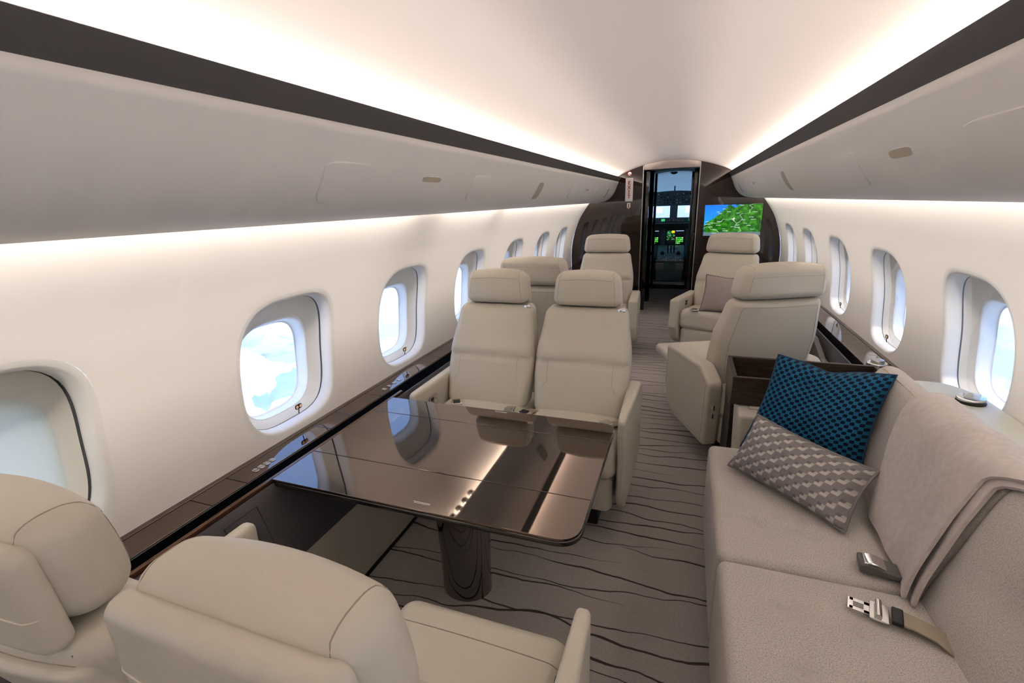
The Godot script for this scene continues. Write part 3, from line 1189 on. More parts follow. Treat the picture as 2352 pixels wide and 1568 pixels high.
func build_cockpit():
	var cx = -0.04
	var CB = -8.10
	# short dark passage
	var pas = thing("wall_passage", "black gloss passage walls between the front wall and the cockpit", "wall", Vector3.ZERO, 0.0, "", "structure")
	part("closet_side", to_mesh(cbox(Vector3(-0.36, 0.0, FRONT - 0.06), Vector3(-1.2, 1.85, -7.0), 0.004)), M.bulkhead, pas)
	part("door_post", to_mesh(cbox(Vector3(-0.285, 0.0, -6.42), Vector3(-0.37, 1.80, -6.50), 0.006)), M.black_gloss, pas)
	part("door_post", to_mesh(cbox(Vector3(-0.262, 0.0, -7.0), Vector3(-1.2, 1.80, -7.14), 0.006)), M.black_gloss, pas)
	part("closet_side", to_mesh(cbox(Vector3(0.31, 0.0, FRONT - 0.06), Vector3(1.2, 1.85, -6.9), 0.004)), M.black_gloss, pas)
	part("door_post", to_mesh(cbox(Vector3(0.245, 0.0, -6.95), Vector3(1.2, 1.80, -7.1), 0.006)), M.black_gloss, pas)
	part("closet_side", to_mesh(cbox(Vector3(-0.36, 0.0, -7.14), Vector3(-1.2, 1.85, CB), 0.004)), M.black_gloss, pas)
	part("closet_side", to_mesh(cbox(Vector3(0.33, 0.0, -7.1), Vector3(1.2, 1.85, CB), 0.004)), M.black_gloss, pas)
	part("handle", to_mesh(tube([Vector3(0.300, 0.98, -6.80), Vector3(0.285, 0.98, -6.80), Vector3(0.285, 0.90, -6.80), Vector3(0.300, 0.90, -6.80)], 0.006, 8)), M.chrome, pas, Vector3.ZERO, "chrome door handle")
	# cockpit partition with opening, sill plate
	var d = thing("door_1", "black framed cockpit doorway with a metal sill", "doorway", Vector3.ZERO, 0.0, "", "structure")
	part("jamb", to_mesh(cbox(Vector3(-0.285, 0.0, CB), Vector3(-1.22, 1.85, CB - 0.06), 0.006)), M.black_gloss, d)
	part("jamb", to_mesh(cbox(Vector3(0.218, 0.0, CB), Vector3(1.22, 1.85, CB - 0.06), 0.006)), M.black_gloss, d)
	part("sill", to_mesh(cbox(Vector3(-0.29, 0.0, CB + 0.02), Vector3(0.225, 0.075, CB - 0.06), 0.004)), M.black_gloss, d)
	part("sill_plate", to_mesh(cbox(Vector3(-0.28, 0.062, CB + 0.004), Vector3(0.215, 0.105, CB - 0.20), 0.004)), M.steel, d, Vector3.ZERO, "brushed metal sill plate")
	# enclosure
	var c = thing("wall_cockpit", "grey cockpit lining with windscreen openings", "wall", Vector3.ZERO, 0.0, "", "structure")
	var ca = func(u, v):
		var x = lerpf(-1.22, 1.22, u)
		return Vector3(x, 1.83 - 0.28 * x * x - 0.36 * pow(maxf(0, v - 0.72) / 0.28, 2), lerpf(FRONT - 0.064, -9.5, v))
	var cb2 = func(u, v): return ca.call(u, v) + Vector3(0, 0.05, 0)
	part("lining", to_mesh(shell(16, 20, ca, cb2), true), M.cockpit_wall, c)
	part("floor_panel", to_mesh(cbox(Vector3(-1.2, 0.0, CB - 0.06), Vector3(1.2, 0.06, -9.6), 0.003)), M.black, c)
	for s in [-1, 1]:
		part("side_panel", to_mesh(cbox(Vector3(s * 1.18, 0.0, CB - 0.06), Vector3(s * 1.22, 0.80, -9.6), 0.003)), M.cockpit_grey, c)
		part("side_pane", to_mesh(cbox(Vector3(s * 1.195, 0.80, CB - 0.06), Vector3(s * 1.205, 1.42, -9.6), 0.002)), M.pane, c)
	part("front_panel", to_mesh(cbox(Vector3(-1.2, 0.0, -9.05), Vector3(1.2, 1.10, -9.10), 0.003)), M.cockpit_grey, c)
	var dome = thing("ceiling_vent", "small round air vent on the cockpit ceiling", "vent", Vector3(cx, 1.795, -7.95))
	part("ring", to_mesh(lathe([Vector2(0.05, 0.02), Vector2(0.052, 0.0), Vector2(0.04, -0.008)], 20)), M.cockpit_wall, dome)
	part("cone", to_mesh(lathe([Vector2(0.04, -0.006), Vector2(0.03, -0.014), Vector2(0.006, -0.018)], 20)), M.cockpit_grey, dome)
	# windscreen: centre post, two shaded panes
	var ws = thing("window_%d" % 30, "cockpit windscreen with pale sunshades either side of the centre post", "windscreen", Vector3(cx, 0, -9.0), 0.0, "", "structure")
	part("centre_post", to_mesh(cbox(Vector3(-0.065, 1.05, 0.0), Vector3(0.065, 1.42, -0.06), 0.01)), M.cockpit_grey, ws)
	for s in [-1, 1]:
		var a = 0.07
		var b = 1.0
		var sq0 = 0.19
		var sq1 = 0.30
		# shade sheet in four pieces around a clear square
		part("pane", to_mesh(cbox(Vector3(s * a, 1.09, -0.05), Vector3(s * b, 1.42, -0.056), 0.001)), M.pane, ws)
		var l = []
		l.append(cbox(Vector3(s * a, 1.09, -0.03), Vector3(s * sq0, 1.40, -0.032), 0.0005, 1))
		l.append(cbox(Vector3(s * sq1, 1.09, -0.03), Vector3(s * b, 1.40, -0.032), 0.0005, 1))
		l.append(cbox(Vector3(s * sq0, 1.09, -0.03), Vector3(s * sq1, 1.185, -0.032), 0.0005, 1))
		l.append(cbox(Vector3(s * sq0, 1.285, -0.03), Vector3(s * sq1, 1.40, -0.032), 0.0005, 1))
		part("sunshade", joined(l), M.shade_sheet, ws, Vector3.ZERO, "pale translucent sunshade with a clear square")
	# overhead panel
	var ov = thing("switch_console", "dark cockpit overhead panel full of switches above the windscreen", "control panel", Vector3(cx, 1.43, -8.72), 0.0)
	var tilt = Transform3D(Basis(Vector3.RIGHT, 0.9), Vector3.ZERO)
	var arch = PackedVector2Array()
	for k in 13:
		var x = lerpf(-0.62, 0.62, k / 12.0)
		arch.append(Vector2(x, 0.13 - 0.20 * x * x))
	arch.append(Vector2(0.62, -0.15))
	arch.append(Vector2(-0.62, -0.15))
	part("plate", to_mesh(moved(prism(arch, -0.02, 0.0, 0.004, 1), Transform3D(Basis(Vector3.RIGHT, 0.55), Vector3.ZERO))), M.cockpit_grey, ov)
	var rng = RandomNumberGenerator.new()
	rng.seed = 31
	for j in 4:
		for i in 13:
			var sw = cbox(Vector3(-0.009, -0.008, 0), Vector3(0.009, 0.008, 0.008), 0.002, 1)
			part("switch", to_mesh(moved(sw, Transform3D(Basis(Vector3.RIGHT, 0.55), Basis(Vector3.RIGHT, 0.55) * Vector3(-0.30 + i * 0.05, 0.08 - j * 0.055, 0.0)))), [M.knob, M.black, M.sign_white][rng.randi() % 3], ov)
	# main panel with displays and glareshield
	var ip = thing("instrument_panel", "cockpit instrument panel with bright green and yellow displays", "instrument panel", Vector3(cx, 0, -8.85))
	part("panel", to_mesh(cbox(Vector3(-1.0, 0.40, 0.0), Vector3(1.0, 0.93, -0.05), 0.006)), M.cockpit_grey, ip)
	for k in 3:
		var px = [0.055, -0.36, 0.46][k]
		var b2 = part("display_bezel", rb(Vector3(0.33, 0.27, 0.02), 0.006), M.black, ip, Vector3(px, 0.775, 0.006))
		var f = grid(1, 1, func(u, v): return Vector3(lerpf(-0.15, 0.15, u), lerpf(0.12, -0.12, v), 0.0106))
		part("display", to_mesh(f), screen_mat(avionics_texture(40 + k), 0.8), b2, Vector3.ZERO, "lit flight display")
	part("glareshield", to_mesh(cbox(Vector3(-1.0, 0.925, 0.14), Vector3(1.0, 1.03, -0.15), 0.02)), M.black, ip)
	part("glareshield_edge", to_mesh(cbox(Vector3(-1.0, 1.012, 0.135), Vector3(1.0, 1.026, 0.147), 0.004)), M.knob, ip, Vector3.ZERO, "pale edge of the glareshield")
	part("mode_panel", to_mesh(cbox(Vector3(-0.5, 1.03, 0.08), Vector3(0.5, 1.105, 0.0), 0.006)), M.cockpit_grey, ip)
	for k in 2:
		var gm = StandardMaterial3D.new()
		gm.albedo_color = Color(0.05, 0.2, 0.12)
		gm.emission_enabled = true
		gm.emission = Color(0.25, 0.85, 0.5)
		gm.emission_energy_multiplier = 0.6
		part("readout", to_mesh(cbox(Vector3([-0.19, 0.255][k], 1.05, 0.079), Vector3([-0.13, 0.315][k], 1.09, 0.083), 0.002)), gm, ip, Vector3.ZERO, "green lit readout")
	for i in 9:
		part("knob", to_mesh(moved(lathe([Vector2(0.008, 0), Vector2(0.008, 0.012), Vector2(0.005, 0.014)], 10), Transform3D(Basis(Vector3.RIGHT, PI / 2), Vector3(-0.09 + i * 0.035, 1.068, 0.08)))), [M.knob, M.sign_white][i % 2], ip)
	# centre pedestal
	var pd = thing("centre_pedestal", "cockpit centre pedestal with thrust levers and rows of keys", "control console", Vector3(cx, 0, 0))
	part("body", to_mesh(lay(prism(PackedVector2Array([Vector2(-8.28, 0.06), Vector2(-8.28, 0.44), Vector2(-8.79, 0.645), Vector2(-8.79, 0.06)]), -0.21, 0.21, 0.006, 2), "zy")), M.console, pd)
	part("side_pad", to_mesh(cbox(Vector3(-0.22, 0.29, -8.275), Vector3(-0.09, 0.40, -8.25), 0.01)), M.leather_side, pd)
	part("side_pad", to_mesh(cbox(Vector3(0.10, 0.29, -8.275), Vector3(0.22, 0.40, -8.25), 0.01)), M.leather_side, pd)
	part("rim", to_mesh(cbox(Vector3(-0.225, 0.425, -8.27), Vector3(0.225, 0.445, -8.30), 0.005)), M.steel, pd)
	var up = Vector3(0, 0.2050, -0.51).normalized()
	var nrm = Vector3(0, 0.51, 0.205).normalized()
	var bs = Basis(Vector3.RIGHT, nrm, Vector3.RIGHT.cross(nrm))
	for j in 3:
		for i in 10:
			var o = Vector3(-0.17 + i * 0.0375, 0.440, -8.28) + up * (0.02 + j * 0.045)
			part("key", to_mesh(moved(rbox(Vector3(0.024, 0.010, 0.026), 0.003, null, Vector3i(1, 1, 1), 1), Transform3D(bs, o))), M.sign_white if (i * 3 + j) % 4 else M.knob, pd)
	for i in 2:
		part("track_ball", to_mesh(moved(lathe([Vector2(0.034, 0), Vector2(0.034, 0.02), Vector2(0.022, 0.04), Vector2(0.008, 0.046)], 16), Transform3D(bs, Vector3([-0.13, 0.13][i], 0.440, -8.28) + up * 0.23))), M.black, pd)
	for i in 3:
		var o2 = Vector3([-0.045, 0.005, 0.055][i], 0.440, -8.28) + up * 0.26
		part("thrust_lever", to_mesh(joined([tube([o2, o2 + nrm * 0.12 + up * 0.03], 0.008, 8), moved(rbox(Vector3(0.03, 0.03, 0.04), 0.01), Transform3D(bs, o2 + nrm * 0.13 + up * 0.03))]) if false else tube([o2, o2 + nrm * 0.13 + up * 0.03], 0.010, 8)), M.black, pd)
	var cp = thing("compass", "small black compass box on top of the windscreen post", "compass", Vector3(cx, 1.50, -8.86))
	part("case", rb(Vector3(0.07, 0.09, 0.07), 0.008), M.black, cp)
	part("bracket", rb(Vector3(0.02, 0.14, 0.02), 0.004), M.black, cp, Vector3(0, 0.06, -0.02))
	for zz in [-7.45, -7.85]:
		var rib = []
		for k in 13:
			var x = lerpf(-0.9, 0.9, k / 12.0)
			rib.append(Vector3(x, 1.828 - 0.28 * x * x, zz))
		part("lining_seam", to_mesh(tube(rib, 0.004, 5)), M.cockpit_grey, c)
	for i in 2:
		part("map_light", to_mesh(cbox(Vector3([-0.03, 0.09][i] - 0.03, 0.60, -8.68), Vector3([-0.03, 0.09][i] + 0.03, 0.635, -8.66), 0.004)), M.sign_white, pd)
	# pilot seat backs
	for s in [-1, 1]:
		var ps = thing("pilot_seat", "pale shearling pilot seat on the %s of the cockpit" % ("captain's side beside the passage" if s < 0 else "far side behind the jamb"), "seat", Vector3(cx + s * 0.50, 0.06, -8.50))
		part("backrest", rb(Vector3(0.44, 0.62, 0.14), 0.05, null, Vector3i(4, 4, 2), 3), M.leather_side, ps, Vector3(0, 0.70, 0.12))
		part("cushion", rb(Vector3(0.44, 0.14, 0.46), 0.05, null, Vector3i(4, 2, 4), 3), M.leather_side, ps, Vector3(0, 0.36, -0.10))
		part("base", rb(Vector3(0.30, 0.29, 0.34), 0.02), M.black, ps, Vector3(0, 0.145, -0.06))

# ---------------------------------------------------------------- conference table
func build_table():
	var t = thing("conference_table", "glossy brown mirror lacquer folding table on a polished pedestal", "table", Vector3(-0.535, 0, -1.355))
	var x0 = -1.044 + 0.535
	var x1 = -0.022 + 0.535
	var cuts = [[-1.003, -1.195], [-1.1975, -1.559], [-1.5615, -1.708]]
	for k in 3:
		var za = cuts[k][0] + 1.355
		var zb = cuts[k][1] + 1.355
		var ra = 0.075 if k == 0 else 0.001
		var rbk = 0.06 if k == 2 else 0.001
		var pl = round_poly([Vector2(x0, zb), Vector2(x1, zb), Vector2(x1, za), Vector2(x0, za)], [0.001, rbk, ra, 0.001], 8)
		part("leaf", to_mesh(lay(prism(pl, 0.592, 0.600, 0.0012, 2), "xz")), M.lacquer, t, Vector3.ZERO, "brown mirror gloss leaf")
	var pe = round_poly([Vector2(x0, -1.710 + 1.355), Vector2(x1 + 0.002, -1.710 + 1.355), Vector2(x1 + 0.002, -1.001 + 1.355), Vector2(x0, -1.001 + 1.355)], [0, 0.06, 0.076, 0], 8)
	part("under_tray", to_mesh(lay(prism(pe, 0.576, 0.5915, 0.003, 2), "xz")), M.lacquer_edge, t, Vector3.ZERO, "black edge and underside")
	var le = []
	for p in inset(pe, 0.006):
		le.append(Vector3(p.x, 0.5748, p.y))
	part("edge_bead", to_mesh(tube(le, 0.0022, 6, true)), M.steel, t, Vector3.ZERO, "thin pale bead under the edge")
	var pr = []
	for k in 15:
		var u = k / 14.0
		pr.append(Vector2(0.098 + 0.022 * u * u, 0.001 + 0.575 * u))
	part("pedestal", to_mesh(moved(lathe(pr, 48, 1.0, 0.86), Transform3D(Basis(), Vector3(0.0, 0, 0.0)))), M.dark_chrome, t, Vector3.ZERO, "polished dark metal pedestal")
	for k in 2:
		var zz = [-1.036, -1.694][k] + 1.355
		var l = []
		for i in 2:
			l.append(cbox(Vector3(0.035 - 0.028 + i * 0.004, 0.6001, zz - 0.003 + i * 0.005), Vector3(0.035 + 0.028 + i * 0.002, 0.6004, zz - 0.001 + i * 0.005), 0.0001, 1))
		part("placard", joined(l), M.sign_white, t, Vector3.ZERO, "tiny white lettered placard")

# ---------------------------------------------------------------- seats
func seam_on(qs, size, r, fn, rad = 0.0009):
	var pts = []
	for q in qs:
		pts.append(fn.call(round_point(q, size / 2, r)))
	return tube(pts, rad, 5)

func line3(a: Vector3, b: Vector3, n):
	var o = []
	for k in n + 1:
		o.append(a.lerp(b, float(k) / n))
	return o

func make_seat(called, label, group, w, hw, club, arms, legrest = false, drop = 0.0):
	var lean = 0.20 if club else 0.135
	# faces local +z; origin on the floor below the front of the backrest
	var t = thing(called, label, "seat", Vector3.ZERO, 0.0, group)
	# backrest
	var bs = Vector3(2 * w, 0.50, 0.14)
	var bend = func(p):
		var u = clampf((p.y + 0.25) / 0.5, 0, 1)
		var wf = lerpf(0.93, 1.0, smoothstep(0, 0.4, u)) * lerpf(1.0, 0.87, smoothstep(0.5, 1.0, u))
		var xn = p.x / w
		var th = lerpf(1.1, 0.85, u)
		var z = p.z * th
		if p.z > 0:
			var f = p.z / 0.07
			z += f * (0.016 * (1 - xn * xn) * sin(PI * u) + 0.010 * exp(-pow((u - 0.60) / 0.09, 2)) - 0.011 * exp(-pow((u - 0.515 + 0.02 * xn * xn) / 0.016, 2)))
		else:
			z += (p.z / 0.07) * 0.055 * (1 - xn * xn) * lerpf(0.9, 0.5, u)
		return Vector3(p.x * wf, 0.435 + (0.5 - drop) * u, z - 0.072 - lean * u)
	var back = part("backrest", to_mesh(rbox(bs, 0.042, bend, Vector3i(10, 30, 2), 4)), M.leather, t)
	for s in [-1, 1]:
		var q = []
		for k in 9:
			q.append(Vector3(s * w * 0.68, 0.006 - 0.10 * k / 8.0, 0.07))
		for k in range(1, 5):
			q.append(Vector3(s * w * (0.68 + 0.08 * sin(PI / 2 * k / 4.0)), -0.094 - 0.025 * (1 - cos(PI / 2 * k / 4.0)), 0.07))
		q.append(Vector3(s * w * 0.97, -0.121, 0.07))
		part("seam", to_mesh(seam_on(q, bs, 0.042, bend)), M.seam, back)
	# stitched seams of the back shell
	for s in [-1, 1]:
		part("seam", to_mesh(seam_on(line3(Vector3(s * w * 0.84, 0.24, -0.07), Vector3(s * w * 0.84, -0.24, -0.07), 14), bs, 0.042, bend, 0.0011)), M.seam, back)
	part("seam", to_mesh(seam_on(line3(Vector3(-w * 0.84, -0.13, -0.07), Vector3(w * 0.84, -0.13, -0.07), 16), bs, 0.042, bend, 0.0018)), M.stitch, back)
	part("seam", to_mesh(seam_on(line3(Vector3(-w * 0.84, 0.215, -0.07), Vector3(w * 0.84, 0.215, -0.07), 16), bs, 0.042, bend, 0.0014)), M.seam, back)
	# headrest
	var hd = 0.044 if club else 0.0625
	var hc = 0.066 if club else 0.085
	var hb = 0.014 if club else 0.030
	var hs = Vector3(2 * hw, 0.165, 2 * hd)
	var hfn = func(p):
		var u = clampf((p.y + 0.0825) / 0.165, 0, 1)
		var xn = p.x / hw
		var z = p.z
		if p.z > 0:
			z += p.z / hd * (0.014 * (1 - xn * xn) + 0.006 * sin(PI * u))
		else:
			z += p.z / hd * (hb * (1 - xn * xn) * lerpf(1.0, 0.6, u))
		return Vector3(p.x * lerpf(1.0, 0.90, u * u), 0.940 - drop + 0.163 * u + 0.014 * (1 - xn * xn) * u, z - hc - lean - 0.02 * u)
	var head = part("headrest", to_mesh(rbox(hs, 0.038, hfn, Vector3i(10, 6, 4), 4)), M.leather, t)
	part("seam", to_mesh(seam_on(line3(Vector3(-hw * 0.84, 0.045, hd), Vector3(hw * 0.84, 0.045, hd), 16), hs, 0.038, hfn, 0.001)), M.seam, head)
	for s in [-1, 1]:
		var q = line3(Vector3(s * hw * 0.84, -0.0825, 0.0), Vector3(s * hw * 0.84, -0.0825, -hd), 3) + line3(Vector3(s * hw * 0.84, -0.06, -hd), Vector3(s * hw * 0.84, 0.0825, -hd), 6) + line3(Vector3(s * hw * 0.84, 0.0825, -hd * 0.8), Vector3(s * hw * 0.84, 0.0825, hd), 6) + line3(Vector3(s * hw * 0.84, 0.06, hd), Vector3(s * hw * 0.84, -0.0825, hd), 6)
		part("seam", to_mesh(seam_on(q, hs, 0.038, hfn, 0.0009)), M.seam, head)
	part("seam", to_mesh(seam_on(line3(Vector3(-hw * 0.84, 0.03, -hd), Vector3(hw * 0.84, 0.03, -hd), 14), hs, 0.038, hfn, 0.0009)), M.seam, head)
	if club:
		part("headrest_button", to_mesh(lathe([Vector2(0.020, -0.006), Vector2(0.021, 0.008), Vector2(0.015, 0.014), Vector2(0.004, 0.015)], 18, 1.0, 0.7)), M.chrome, t, Vector3(hw * 0.97 + 0.008, 0.926 - drop, -0.235), "chrome headrest button")
		# padded rear of headrest and back
		var ps = Vector3(1.97 * hw, 0.150, 0.040)
		var pfn = func(p):
			var u = clampf((p.y + 0.075) / 0.150, 0, 1)
			var xn = p.x / hw
			var rear = -hd - hb * (1 - xn * xn) * lerpf(1.0, 0.6, u) - hc - lean - 0.02 * u
			return Vector3(p.x * lerpf(1.0, 0.915, u * u), 0.925 - drop + 0.160 * u + 0.012 * (1 - xn * xn) * u, rear - 0.004 + p.z - 0.010 * (1 - u))
		var pad = part("headrest_pad", to_mesh(rbox(ps, 0.0185, pfn, Vector3i(10, 6, 1), 4)), M.leather_side, t)
		part("seam", to_mesh(seam_on(line3(Vector3(-hw * 0.985, -0.015, -0.012), Vector3(-hw * 0.9, -0.015, -0.02), 3) + line3(Vector3(-hw * 0.8, -0.015, -0.02), Vector3(hw * 0.8, -0.015, -0.02), 14) + line3(Vector3(hw * 0.9, -0.015, -0.02), Vector3(hw * 0.985, -0.015, -0.012), 3), ps, 0.0185, pfn, 0.0016)), M.stitch, pad)
		var qs2 = Vector3(1.86 * w, 0.42, 0.04)
		var qfn = func(p):
			var u = clampf((p.y + 0.21) / 0.42, 0, 1)
			var xn = p.x / w
			var uu = lerpf(0.04, 0.93, u)
			var wf = lerpf(0.93, 1.0, smoothstep(0, 0.4, uu)) * lerpf(1.0, 0.87, smoothstep(0.5, 1.0, uu))
			var rear = -0.066 * lerpf(1.1, 0.85, uu) - 0.055 * (1 - xn * xn) * lerpf(0.9, 0.5, uu) - 0.072 - lean * uu
			return Vector3(p.x * wf, 0.435 + (0.5 - drop) * uu, rear - 0.002 + p.z)
		part("back_pad", to_mesh(rbox(qs2, 0.0185, qfn, Vector3i(10, 10, 1), 4)), M.leather_side, t)
	# cushion and base
	var cs = Vector3(2 * w - 0.012, 0.17, 0.56)
	var front = 0.28
	var cfn = func(p):
		var xn = p.x / w
		var zn = p.z / 0.28
		var y = p.y
		if p.y > 0:
			y += p.y / 0.085 * (0.014 * (1 - xn * xn) * (1 - zn * zn) + 0.012 * zn)
		return Vector3(p.x, y + 0.375, p.z + front - 0.28)
	var cu = part("seat_cushion", to_mesh(rbox(cs, 0.05, cfn, Vector3i(8, 2, 10), 4)), M.leather, t)
	part("seam", to_mesh(seam_on(line3(Vector3(-w * 0.94, 0.085, 0.19), Vector3(w * 0.94, 0.085, 0.19), 40), cs, 0.05, cfn, 0.0016)), M.seam, cu)
	part("base", to_mesh(cbox(Vector3(-w + 0.02, 0.125, front - 0.02), Vector3(w - 0.02, 0.30, -0.26), 0.035, 4)), M.leather_side, t)
	part("floor_track", to_mesh(cbox(Vector3(-w * 0.62, 0.0, front - 0.10), Vector3(w * 0.62, 0.126, -0.20), 0.01)), M.black, t, Vector3.ZERO, "dark seat pedestal")
	# armrests
	for s in arms:
		var pl: PackedVector2Array
		var th = 0.062
		if club:
			pl = round_poly([Vector2(-0.30, 0.15), Vector2(0.22, 0.15), Vector2(0.265, 0.20), Vector2(0.272, 0.595), Vector2(-0.20, 0.585), Vector2(-0.30, 0.54)], [0.03, 0.02, 0.05, 0.03, 0.08, 0.03], 5)
		else:
			th = 0.085
			pl = round_poly([Vector2(-0.25, 0.13), Vector2(0.17, 0.13), Vector2(0.26, 0.19), Vector2(0.31, 0.30), Vector2(0.30, 0.555), Vector2(-0.15, 0.575), Vector2(-0.27, 0.50)], [0.02, 0.03, 0.03, 0.03, 0.025, 0.06, 0.05], 5)
		var xi = w - 0.012
		var am = part("armrest", to_mesh(lay(prism(pl, s * xi if s > 0 else -xi - th, s * xi + th if s > 0 else -xi, 0.018, 4, (func(p): return Vector3(p.x, p.y, lerpf(p.z, s * xi + s * 0.022, 0.45 * smoothstep(0.05, 0.28, p.x)))) if club else null), "zy")), M.leather, t)
		am.position.y = -drop * 0.6
		if not club:
			var inn = inset(pl, 0.03)
			var sp = []
			for p in inn:
				sp.append(Vector3(s * (xi + th + 0.0003), p.y, p.x))
			part("seam", to_mesh(tube(sp, 0.0010, 5, true)), M.seam, am)
		if not club or s < 0:
			var cp = part("control_panel", rb(Vector3(0.005, 0.052, 0.070), 0.0022), M.steel, am, Vector3(s * xi - s * 0.001, 0.505, 0.115), "chrome seat control panel")
			for k in 4:
				part("button", rb(Vector3(0.005, 0.016, 0.022), 0.002), M.chrome if k % 2 else M.black, cp, Vector3(-s * 0.003, 0.011 if k < 2 else -0.011, -0.016 if k % 2 else 0.016))
	if legrest:
		var lf = func(p): return Vector3(p.x, p.y, p.z)
		var lr = part("leg_rest", to_mesh(rbox(Vector3(2 * w - 0.03, 0.07, 0.42), 0.03, lf, Vector3i(3, 1, 3), 3)), M.leather, t, Vector3(0, 0.385, 0.52), "raised padded leg rest")
		lr.rotation.x = -0.06
	return t

func place(src, first, label, at, turn, group):
	var o = src if first else src.duplicate()
	if not first:
		o.name = numbered(src.name.rstrip("_0123456789"))
		add_child(o)
	o.position = at
	o.rotation.y = turn
	o.set_meta("label", label)
	o.set_meta("group", group)
	return o

func build_seats():
	var ga = "paired beige leather seats at the table"
	var gb = "wide beige leather club seats"
	var wl = make_seat("double_seat", "beige leather window seat facing aft at the table, chrome controls in its arm", ga, 0.235, 0.170, true, [-1])
	wl.position = Vector3(-0.735, 0, -2.04)
	var ai = make_seat("double_seat", "beige leather aisle seat at the far edge of the table facing aft", ga, 0.235, 0.170, true, [1])
	ai.position = Vector3(-0.255, 0, -2.04)
	var nw = make_seat("double_seat", "beige leather window seat with its back to the open floor behind the table", ga, 0.235, 0.170, true, [1], false, 0.03)
	nw.position = Vector3(-0.715, 0, -0.575)
	nw.rotation.y = PI
	var na = make_seat("double_seat", "beige leather aisle seat facing forward at the near edge of the table", ga, 0.235, 0.170, true, [-1], false, 0.03)
	na.position = Vector3(-0.222, 0, -0.575)
	na.rotation.y = PI
	var c = make_seat("club_seat", "", gb, 0.268, 0.226, false, [-1, 1])
	place(c, true, "beige club seat facing aft below the map screen, grey cushion on it", Vector3(0.515, 0, -4.60), -0.38, gb)
	place(c, false, "beige club seat facing aft before the exit sign, slate cushion on it", Vector3(-0.535, 0, -4.60), 0.04, gb)
	place(c, false, "beige club seat facing forward back to back with the table seats", Vector3(-0.71, 0, -3.11), PI, gb)
	var sv = make_seat("club_seat", "beige club seat swivelled to the aisle with leg rest raised, beside the tray box", gb, 0.268, 0.226, false, [-1, 1], true)
	sv.position = Vector3(0.555, 0, -2.89)
	sv.rotation.y = PI + deg_to_rad(24)
	for y in [0.36, 0.31]:
		part("arm_lever", rb(Vector3(0.010, 0.030, 0.014), 0.004), M.chrome, sv, Vector3(0.30, y, -0.262 + (0.36 - y) * 0.12), "small chrome lever on the arm end")

# ---------------------------------------------------------------- pillows
func pillow(called, label, cat, c, thick, m, pm, group = "", chop = 0.0, pipe = 0.004):
	# c = four corners: bottom left, bottom right, top right, top left
	var mid = (c[0] + c[1] + c[2] + c[3]) / 4
	var nrm = (c[1] - c[0]).cross(c[3] - c[0]).normalized()
	var surf = func(u, v, side):
		var a = u * 2 - 1
		var b = v * 2 - 1
		var pu = a * (1 - 0.075 * (1 - b * b))
		var pv = b * (1 - 0.085 * (1 - a * a))
		pv -= chop * exp(-pow(a / 0.32, 2)) * smoothstep(-0.2, 1.0, b)
		var p = c[0].lerp(c[1], (pu + 1) / 2).lerp(c[3].lerp(c[2], (pu + 1) / 2), (pv + 1) / 2)
		var th = thick * pow(maxf(0.0, (1 - a * a) * (1 - b * b)), 0.42) * (1 - 2.2 * chop * exp(-pow(a / 0.16, 2)) * smoothstep(-0.3, 1.0, b))
		th += thick * (0.05 * sin(a * 9 + b * 4) + 0.03 * sin(a * 5 - b * 11)) * (1 - a * a) * (1 - b * b)
		if chop > 0.05:
			for f in [[-0.16, 0.20], [0.14, 0.16], [0.02, 0.28]]:
				th -= thick * 0.16 * exp(-pow((a - f[0] * (1.4 - b)) / 0.05, 2)) * smoothstep(-0.2, 0.6, b) * (1 - b * b)
		return p + nrm * th * side
	var base = Vector3(mid.x, minf(c[0].y, c[1].y), mid.z)
	var t = thing(called, label, cat, base, 0.0, group)
	var f = grid(36, 36, func(u, v): return surf.call(u, v, 1.0) - base)
	var bk = grid(36, 36, func(u, v): return surf.call(1 - u, v, 1.0 * -1) - base)
	part("cover", to_mesh(join([f, bk]), false, true), m, t)
	var rimp = []
	for k in 30: rimp.append(surf.call(k / 30.0, 0.0, 1.0) - base)
	for k in 30: rimp.append(surf.call(1.0, k / 30.0, 1.0) - base)
	for k in 30: rimp.append(surf.call(1 - k / 30.0, 1.0, 1.0) - base)
	for k in 30: rimp.append(surf.call(0.0, 1 - k / 30.0, 1.0) - base)
	part("piping", to_mesh(tube(rimp, pipe, 7, true)), pm, t)
	return t

# ---------------------------------------------------------------- sofa
const SB = [Vector2(0.80, 0.43), Vector2(0.812, 0.50), Vector2(0.842, 0.60), Vector2(0.872, 0.70), Vector2(0.895, 0.765), Vector2(0.912, 0.797), Vector2(0.935, 0.812), Vector2(0.965, 0.808), Vector2(0.990, 0.790), Vector2(1.005, 0.75), Vector2(1.012, 0.68), Vector2(1.015, 0.43)]

